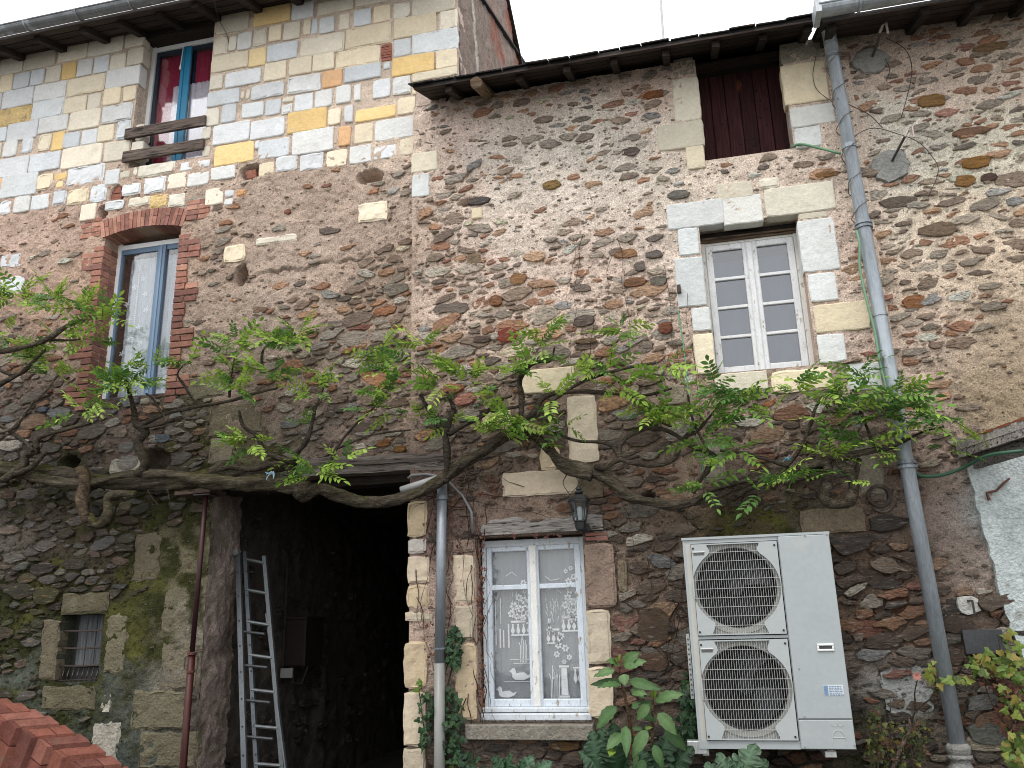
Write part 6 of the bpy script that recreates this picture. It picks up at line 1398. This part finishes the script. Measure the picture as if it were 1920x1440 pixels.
for e in CL.replace('\n', ',').split(','):
    px, py, r, n = map(float, e.split()); dark = px > 1260 and random.random() < .6
    ybase = random.uniform(-.38, -.22)-(.15 if px < 230 else 0)
    hub = P(px, py, ybase)
    for k in range(int(n*(1.8 if px < 620 else 1.4)+.5)):
        pass
        me_ = random.choice(LD if (dark and random.random() < .6) else LM); cnt += 1
        an = random.uniform(0, 2*math.pi); sp_ = random.random()**.6*r*.42
        p = P(px+sp_*math.cos(an), py+sp_*math.sin(an)*.8, ybase+random.uniform(-.08, .08))
        yaw = math.atan2(-math.sin(an)*.2-random.uniform(-.1, .9), math.cos(an)+random.uniform(-.5, .5)); pitch = random.uniform(-.45, .8) - (.25 if math.sin(an) > 0 else -.25)
        s = random.uniform(.62, 1.12)
        mw_ = Matrix.Translation(Vector(p)-wloc(vine)) @ Matrix.Rotation(yaw, 4, 'Z') @ Matrix.Rotation(-pitch, 4, 'Y') @ Matrix.Rotation(random.uniform(-.9, .9), 4, 'X') @ Matrix.Scale(s, 4)
        allv.append((s, mw_, me_))
allv.sort(key=lambda t: -t[0]); rest = MB()
for i, (s, mw_, me_) in enumerate(allv):
    if i < 300:
        o = bpy.data.objects.new('leaf', me_); COL.objects.link(o); o.parent = vine; o.matrix_local = mw_
    else:
        nv = len(me_.vertices); vc = np.zeros(nv*4); me_.color_attributes['col'].data.foreach_get('color', vc); vc = vc.reshape(-1, 4)[:, :3].tolist()
        b = len(rest.v); rest.v += [tuple(mw_ @ v.co + wloc(vine)) for v in me_.vertices]; rest.c += [tuple(c) for c in vc]; rest.f += [tuple(k+b for k in p.vertices) for p in me_.polygons]
rest.build('foliage', M['leaf'], vine, kind='stuff')
print('leaves', cnt)

# ------------------------------------------------------------------ generic leafy things
def mesh_of(m, name='leaf', mt='leaf'):
    me = bpy.data.meshes.new(name); me.from_pydata([tuple(v) for v in m.v], [], m.f); ca = me.color_attributes.new('col', 'FLOAT_COLOR', 'POINT')
    arr = np.ones((len(m.v), 4)); arr[:, :3] = np.clip(np.array(m.c).reshape(-1, 3), 0, .6); ca.data.foreach_set('color', arr.ravel()); me.materials.append(M[mt]); return me
def ivy_mesh(seed, c):
    rs = random.Random(seed); m = MB(); out_ = [(0, 0), (-.35, -.12), (-.5, .22), (-.28, .38), (-.22, .62), (0, 1.0), (.22, .62), (.28, .38), (.5, .22), (.35, -.12)]
    vs = [(0, -.03, .35)]+[(x, rs.uniform(-.06, .06)+.05*abs(x), z) for x, z in out_]
    m.add(vs, [(0, i+1, (i+1) % 10+1) for i in range(10)], c); return mesh_of(m)
def scatter(parent, meshes, pts, s0, s1, Y0, Y1, name='leaf', tilt=.8):
    for (px, py) in pts:
        o = bpy.data.objects.new(name, random.choice(meshes)); COL.objects.link(o); o.parent = parent
        p = P(px, py, random.uniform(Y0, Y1)); s = random.uniform(s0, s1)
        o.matrix_local = Matrix.Translation(Vector(p)-wloc(parent)) @ Matrix.Rotation(random.uniform(-tilt, tilt), 4, 'Z') @ Matrix.Rotation(random.uniform(-tilt*.9, tilt*.3), 4, 'X') @ Matrix.Rotation(random.uniform(1.2, 5.0), 4, 'Y') @ Matrix.Scale(s, 4)
def cloud(specs):
    o = []
    for cx, cy, rx_, ry_, n in specs:
        for _ in range(n):
            a = random.uniform(0, 6.28); r_ = math.sqrt(random.random()); o.append((cx+rx_*r_*math.cos(a), cy+ry_*r_*math.sin(a)))
    return o
IV = [ivy_mesh(i, c) for i, c in enumerate([(.03, .075, .028), (.022, .055, .022), (.045, .10, .035), (.035, .085, .04), (.02, .045, .02)])]
IVB = [ivy_mesh(i, c) for i, c in enumerate([(.12, .20, .03), (.09, .16, .03)])]
ivy = thing('ivy', 'dark green ivy climbing round the short downpipe beside the dark doorway', 'ivy', tuple(P(835, 1400, -.05)))
stem([(838, 1440, 2), (842, 1380, 2), (838, 1300, 1.6), (850, 1240, 1.4), (855, 1190, 1)], -.04, 0, 'stem', parent=ivy); stem([(800, 1440, 1.5), (795, 1370, 1.3), (785, 1290, 1)], -.03, 0, 'stem', parent=ivy)
scatter(ivy, IV, cloud([(852, 1215, 14, 38, 62), (850, 1180, 10, 10, 8), (842, 1330, 26, 40, 70), (850, 1400, 26, 36, 50), (800, 1335, 16, 36, 34), (795, 1385, 12, 20, 14), (880, 1425, 14, 14, 14)]), .035, .062, -.13, -.03)
scatter(ivy, IVB, cloud([(785, 1290, 6, 14, 8), (792, 1385, 8, 10, 5), (830, 1435, 20, 8, 6)]), .03, .045, -.08, -.03)
ivy2 = thing('ivy', 'dark ivy patch hanging between the broad leaved plant and the heat pump', 'ivy', tuple(P(1295, 1400, -.05)))
scatter(ivy2, IV, cloud([(1290, 1320, 16, 60, 90), (1275, 1370, 30, 30, 50)]), .035, .06, -.25, -.05)
# dry creeper: twigs and reddish leaves round the lace window and pillar
cr = thing('dry_creeper', 'bare reddish brown creeper twigs round the lace window and the doorway pillar', 'creeper', tuple(P(870, 1350, -.02)))
def creep(px, py, n, dx, dy, r0=1.1):
    pts = [(px, py, r0)]
    for i in range(n):
        px += dx+random.uniform(-9, 9); py += dy+random.uniform(-5, 5); pts.append((px, py, max(.35, r0*(1-i/n))))
    stem(pts, -.022-random.uniform(0, .02), 0, 'twig', random.choice([(.11, .05, .038), (.085, .05, .04), (.14, .10, .08)]), parent=cr)
for i in range(26): creep(random.uniform(770, 895), random.uniform(960, 1330), random.randint(3, 7), random.uniform(-3, 3), random.choice([-22, 22]), random.uniform(.7, 1.3))
for i in range(14): creep(random.uniform(892, 912), random.uniform(1010, 1330), random.randint(3, 6), random.uniform(-1, 1), random.choice([-20, 20]), random.uniform(.7, 1.3))
for i in range(16): creep(random.uniform(770, 1020), random.uniform(880, 960), random.randint(3, 6), random.choice([-16, 16]), random.uniform(-4, 8), random.uniform(.6, 1.0))
for i in range(18): creep(random.uniform(1180, 1300), random.uniform(930, 1330), random.randint(3, 5), random.uniform(-6, 6), random.choice([-18, 18]), random.uniform(.4, .8))
for i in range(10): creep(random.uniform(1050, 1300), random.uniform(430, 700), random.randint(3, 6), random.uniform(-3, 3), 28, random.uniform(.4, .7))
RL = [ivy_mesh(90+i, c) for i, c in enumerate([(.13, .045, .03), (.09, .035, .028), (.16, .075, .04)])]
scatter(cr, RL, cloud([(902, 1100, 7, 110, 90), (902, 1280, 6, 60, 40), (845, 1000, 26, 50, 34), (810, 1000, 20, 60, 24), (925, 905, 22, 18, 30), (880, 925, 26, 12, 14), (1000, 1004, 60, 4, 16), (805, 1200, 14, 40, 10)]), .014, .032, -.075, -.02)
# tall broad leaved plant
bp = thing('leafy_plant', 'tall plant with large pointed soft green leaves in front of the lace curtain window corner', 'plant', (Rx(1195, 1440, -.6), -.6, 0))
def zp(a, b): return (1080+a/4.8, 1140+b/4.8)
stem([(*zp(500, 1700), 3), (*zp(490, 1100), 3), (*zp(450, 850), 2.6), (*zp(400, 600), 2.2), (*zp(385, 500), 2)], -.6, 0, 'stem', (.16, .10, .06), parent=bp)
stem([(*zp(690, 1700), 3), (*zp(688, 1150), 2.6), (*zp(690, 900), 2.4), (*zp(695, 790), 2)], -.62, 0, 'stem', (.16, .11, .06), parent=bp)
def bleaf(a, b, wr, c, Y, bend=.12, parent=None, dy=None):
    A = P(*zp(*a), Y); d_ = dy if dy is not None else random.uniform(-.12, .02); B_ = P(*zp(*b), Y+d_); A = Vector(A); B_ = Vector(B_); d = B_-A; L_ = d.length
    nr = Vector((random.uniform(-.4, .4), -1, random.uniform(.2, .8))); s = d.cross(nr).normalized(); nr = s.cross(d).normalized(); m = MB(); K = 9; vs = []; cs = []
    for i in range(K+1):
        t = i/K; w_ = wr*L_*(math.sin(math.pi*t**.72)**.85)*.5 if 0 < t < 1 else .0008
        ctr = A+d*t+nr*bend*L_*math.sin(math.pi*t)*.6
        for j in (-1, -.5, 0, .5, 1):
            rip = math.sin(t*26+abs(j)*3)*.006*L_/.15*abs(j); vs.append(ctr+s*w_*j+nr*(.16*w_*abs(j)+rip)); cs.append(tuple(np.array(c)*(1.18 if j == 0 else random.uniform(.9, 1.08))))
    m.v = [tuple(v) for v in vs]; m.c = cs; m.f = [(i*5+j, i*5+j+1, (i+1)*5+j+1, (i+1)*5+j) for i in range(K) for j in range(4)]
    return m.build('leaf', M['leaf'], parent or bp, smooth=True)
G1, G2, G3, GY = (.115, .205, .075), (.075, .155, .05), (.05, .11, .035), (.20, .30, .05)
for (a, b, w_, c, Y) in [((395, 515), (270, 478), .5, G1, -.62), ((425, 520), (578, 398), .55, G1, -.62), ((430, 525), (640, 480), .45, G1, -.66), ((350, 560), (158, 620), .42, G1, -.7), ((395, 660), (128, 692), .28, G3, -.66), ((405, 690), (195, 718), .34, G2, -.7), ((430, 595), (440, 700), .9, G1, -.75),
    ((475, 655), (778, 738), .30, G2, -.72), ((500, 745), (645, 782), .4, G1, -.7), ((710, 830), (980, 778), .36, G1, -.7), ((655, 865), (545, 1012), .5, G1, -.76), ((500, 900), (600, 850), .55, G2, -.6), ((365, 885), (188, 1095), .5, G2, -.7), ((735, 945), (905, 1145), .5, G1, -.74), ((445, 1060), (455, 1350), .32, G2, -.74), ((640, 1095), (508, 1350), .42, G1, -.78), ((700, 1230), (785, 1450), .42, G2, -.76), ((620, 1370), (560, 1500), .7, G2, -.7),
    ((420, 1130), (275, 1280), .55, G1, -.66), ((720, 1000), (570, 985), .45, G3, -.6), ((800, 1080), (1000, 1290), .4, G3, -.64), ((600, 1090), (500, 1080), .4, G2, -.62), ((560, 1300), (520, 1460), .35, G2, -.66), ((385, 480), (400, 410), .4, GY, -.62), ((375, 490), (368, 450), .5, GY, -.63), ((700, 800), (735, 725), .45, GY, -.64), ((690, 800), (680, 735), .45, GY, -.64), ((620, 1080), (690, 1075), .5, GY, -.66), ((330, 1270), (300, 1340), .5, GY, -.66), ((640, 1500), (540, 1360), .3, G2, -.6), ((520, 730), (620, 820), .45, G3, -.56), ((690, 870), (560, 870), .5, G3, -.56)]: bleaf(a, b, w_, c, Y)
# acanthus: big lobed dark leaves
def lobed(parent, base, tip, W, c, Y, dy=-.15, lob=7):
    A = Vector(P(*base, Y)); B_ = Vector(P(*tip, Y+dy)); d = B_-A; L_ = d.length; nr = Vector((random.uniform(-.3, .3), -.8, .9)); s = d.cross(nr).normalized(); nr = s.cross(d).normalized()
    m = MB(); K = lob*4; vs = []; cs = []
    for i in range(K+1):
        t = i/K; ev = W*L_*(math.sin(math.pi*min(.985, t*.9+.08))**.8); lobe = .62+.38*abs(math.sin(math.pi*t*lob)); w_ = ev*lobe*.5
        ctr = A+d*t+nr*L_*.22*math.sin(math.pi*t)*.8
        for j in (-1, -.5, 0, .5, 1): vs.append(ctr+s*w_*j+d.normalized()*abs(j)*w_*.35*(1-t)+nr*(-.28*w_*abs(j)+random.uniform(-.012, .012)*abs(j))); cs.append(tuple(np.array(c)*(1.5 if j == 0 else random.uniform(.8, 1.15))))
    m.v = [tuple(v) for v in vs]; m.c = cs; m.f = [(i*5+j, i*5+j+1, (i+1)*5+j+1, (i+1)*5+j) for i in range(K) for j in range(4)]
    return m.build('leaf', M['leaf'], parent, smooth=False)
AC_ = [(.028, .068, .030), (.040, .085, .040), (.022, .050, .024), (.05, .10, .055)]
ac1 = thing('acanthus', 'dark lobed acanthus leaves below and behind the tall broad leaved plant', 'plant', (Rx(1150, 1440, -.5), -.5, 0))
for b, t in [((1140, 1480), (1110, 1370)), ((1150, 1480), (1085, 1410)), ((1160, 1470), (1150, 1355)), ((1170, 1480), (1190, 1380)), ((1130, 1490), (1095, 1440)), ((1240, 1480), (1262, 1370)), ((1230, 1490), (1230, 1390)), ((1255, 1480), (1300, 1400)), ((1210, 1480), (1205, 1400)), ((1140, 1440), (1135, 1360)), ((1265, 1480), (1290, 1440)), ((1180, 1480), (1130, 1420))]: lobed(ac1, b, t, .55, random.choice(AC_), random.uniform(-.55, -.40))
ac2 = thing('acanthus', 'lobed green leaves poking up below the lace window sill', 'plant', (Rx(970, 1440, -.4), -.4, 0))
for b, t in [((960, 1490), (925, 1418)), ((965, 1490), (960, 1412)), ((975, 1490), (1000, 1418)), ((985, 1490), (1035, 1430)), ((940, 1490), (900, 1440)), ((990, 1490), (980, 1425)), ((920, 1490), (945, 1430))]: lobed(ac2, b, t, .6, random.choice(AC_+[(.08, .15, .09)]), -.45)
ac3 = thing('acanthus', 'broad lobed acanthus leaves in front of the lower edge of the heat pump', 'plant', (Rx(1390, 1440, -.8), -.8, 0))
for b, t in [((1385, 1500), (1418, 1395)), ((1375, 1500), (1345, 1412)), ((1400, 1500), (1438, 1425)), ((1360, 1500), (1322, 1430)), ((1390, 1490), (1375, 1425)), ((1410, 1500), (1400, 1430))]: lobed(ac3, b, t, .62, random.choice([(.07, .13, .075), (.05, .10, .05), (.09, .15, .09)]), -.80)
# small shrub and creepers at the lower right
sh = thing('shrub', 'low scrubby bush with tiny leaves between the heat pump and the tall downpipe', 'shrub', (Rx(1680, 1440, -.2), -.2, 0))
TL_ = [ivy_mesh(60+i, c) for i, c in enumerate([(.05, .075, .02), (.09, .10, .02), (.035, .055, .018), (.16, .13, .03), (.10, .05, .03)])]
for i in range(16):
    x = random.uniform(1625, 1740); stem([(x, 1470, 1.6), (x+random.uniform(-12, 12), 1420, 1.2), (x+random.uniform(-28, 28), random.uniform(1310, 1390), .7)], random.uniform(-.3, -.1), 0, 'stem', parent=sh)
stem([(1672, 1445, 3), (1690, 1400, 3), (1706, 1368, 2.5), (1704, 1345, 2)], -.3, 0, 'stem', (.2, .15, .12), parent=sh)
scatter(sh, TL_, cloud([(1680, 1400, 60, 50, 170), (1640, 1350, 14, 30, 40), (1720, 1370, 30, 30, 50), (1650, 1420, 30, 30, 40)]), .016, .040, -.38, -.08, tilt=1.4)
# rose-like shoot
rs_ = thing('rose_shoot', 'single thorny shoot with a faded pink flower before the smooth grey render patch', 'flower', tuple(P(1712, 1370, -.25)))
stem([(1706, 1368, 1.4), (1716, 1330, 1.3), (1715, 1300, 1.2), (1720, 1275, 1)], -.25, 0, 'stem', (.06, .05, .035), parent=rs_); stem([(1706, 1350, 1.2), (1725, 1325, 1.4), (1745, 1310, 1.2), (1752, 1295, 1)], -.25, 0, 'stem', (.06, .05, .035), parent=rs_)
m = MB(); c = P(1719, 1268, -.25)
for k in range(9):
    a = k*.7; leaflet(m, Vector(c), Vector((math.cos(a), -.3, math.sin(a))), Vector((0, -1, .1)), .030, .026, (.50, .22, .18))
m.build('flower_head', M['leaf'], rs_)
gv = thing('grape_creeper', 'creeper with yellow green lobed leaves around and right of the foot of the tall downpipe', 'creeper', tuple(P(1880, 1440, -.15)))
GL_ = [ivy_mesh(70+i, c) for i, c in enumerate([(.17, .24, .045), (.22, .26, .05), (.12, .19, .04), (.25, .20, .045), (.08, .12, .03)])]
for p in ([(1760, 1320), (1755, 1270), (1790, 1235), (1850, 1240)], [(1910, 1460), (1900, 1380), (1890, 1300), (1880, 1240), (1870, 1190)], [(1850, 1240), (1890, 1260), (1920, 1300)], [(1780, 1278), (1830, 1275), (1880, 1270)], [(1900, 1380), (1860, 1320), (1840, 1260)]):
    stem([(*a, 1.3-.2*i) for i, a in enumerate(p)], -.12, 0, 'stem', (.12, .07, .05), parent=gv)
scatter(gv, GL_, cloud([(1750, 1265, 16, 30, 14), (1860, 1240, 50, 22, 50), (1900, 1290, 26, 50, 50), (1895, 1200, 14, 20, 10), (1905, 1400, 22, 45, 36), (1800, 1275, 18, 8, 6)]), .035, .075, -.25, -.06, tilt=.9)
scatter(gv, RL, cloud([(1890, 1320, 30, 60, 60), (1860, 1270, 30, 20, 20)]), .02, .05, -.2, -.05)
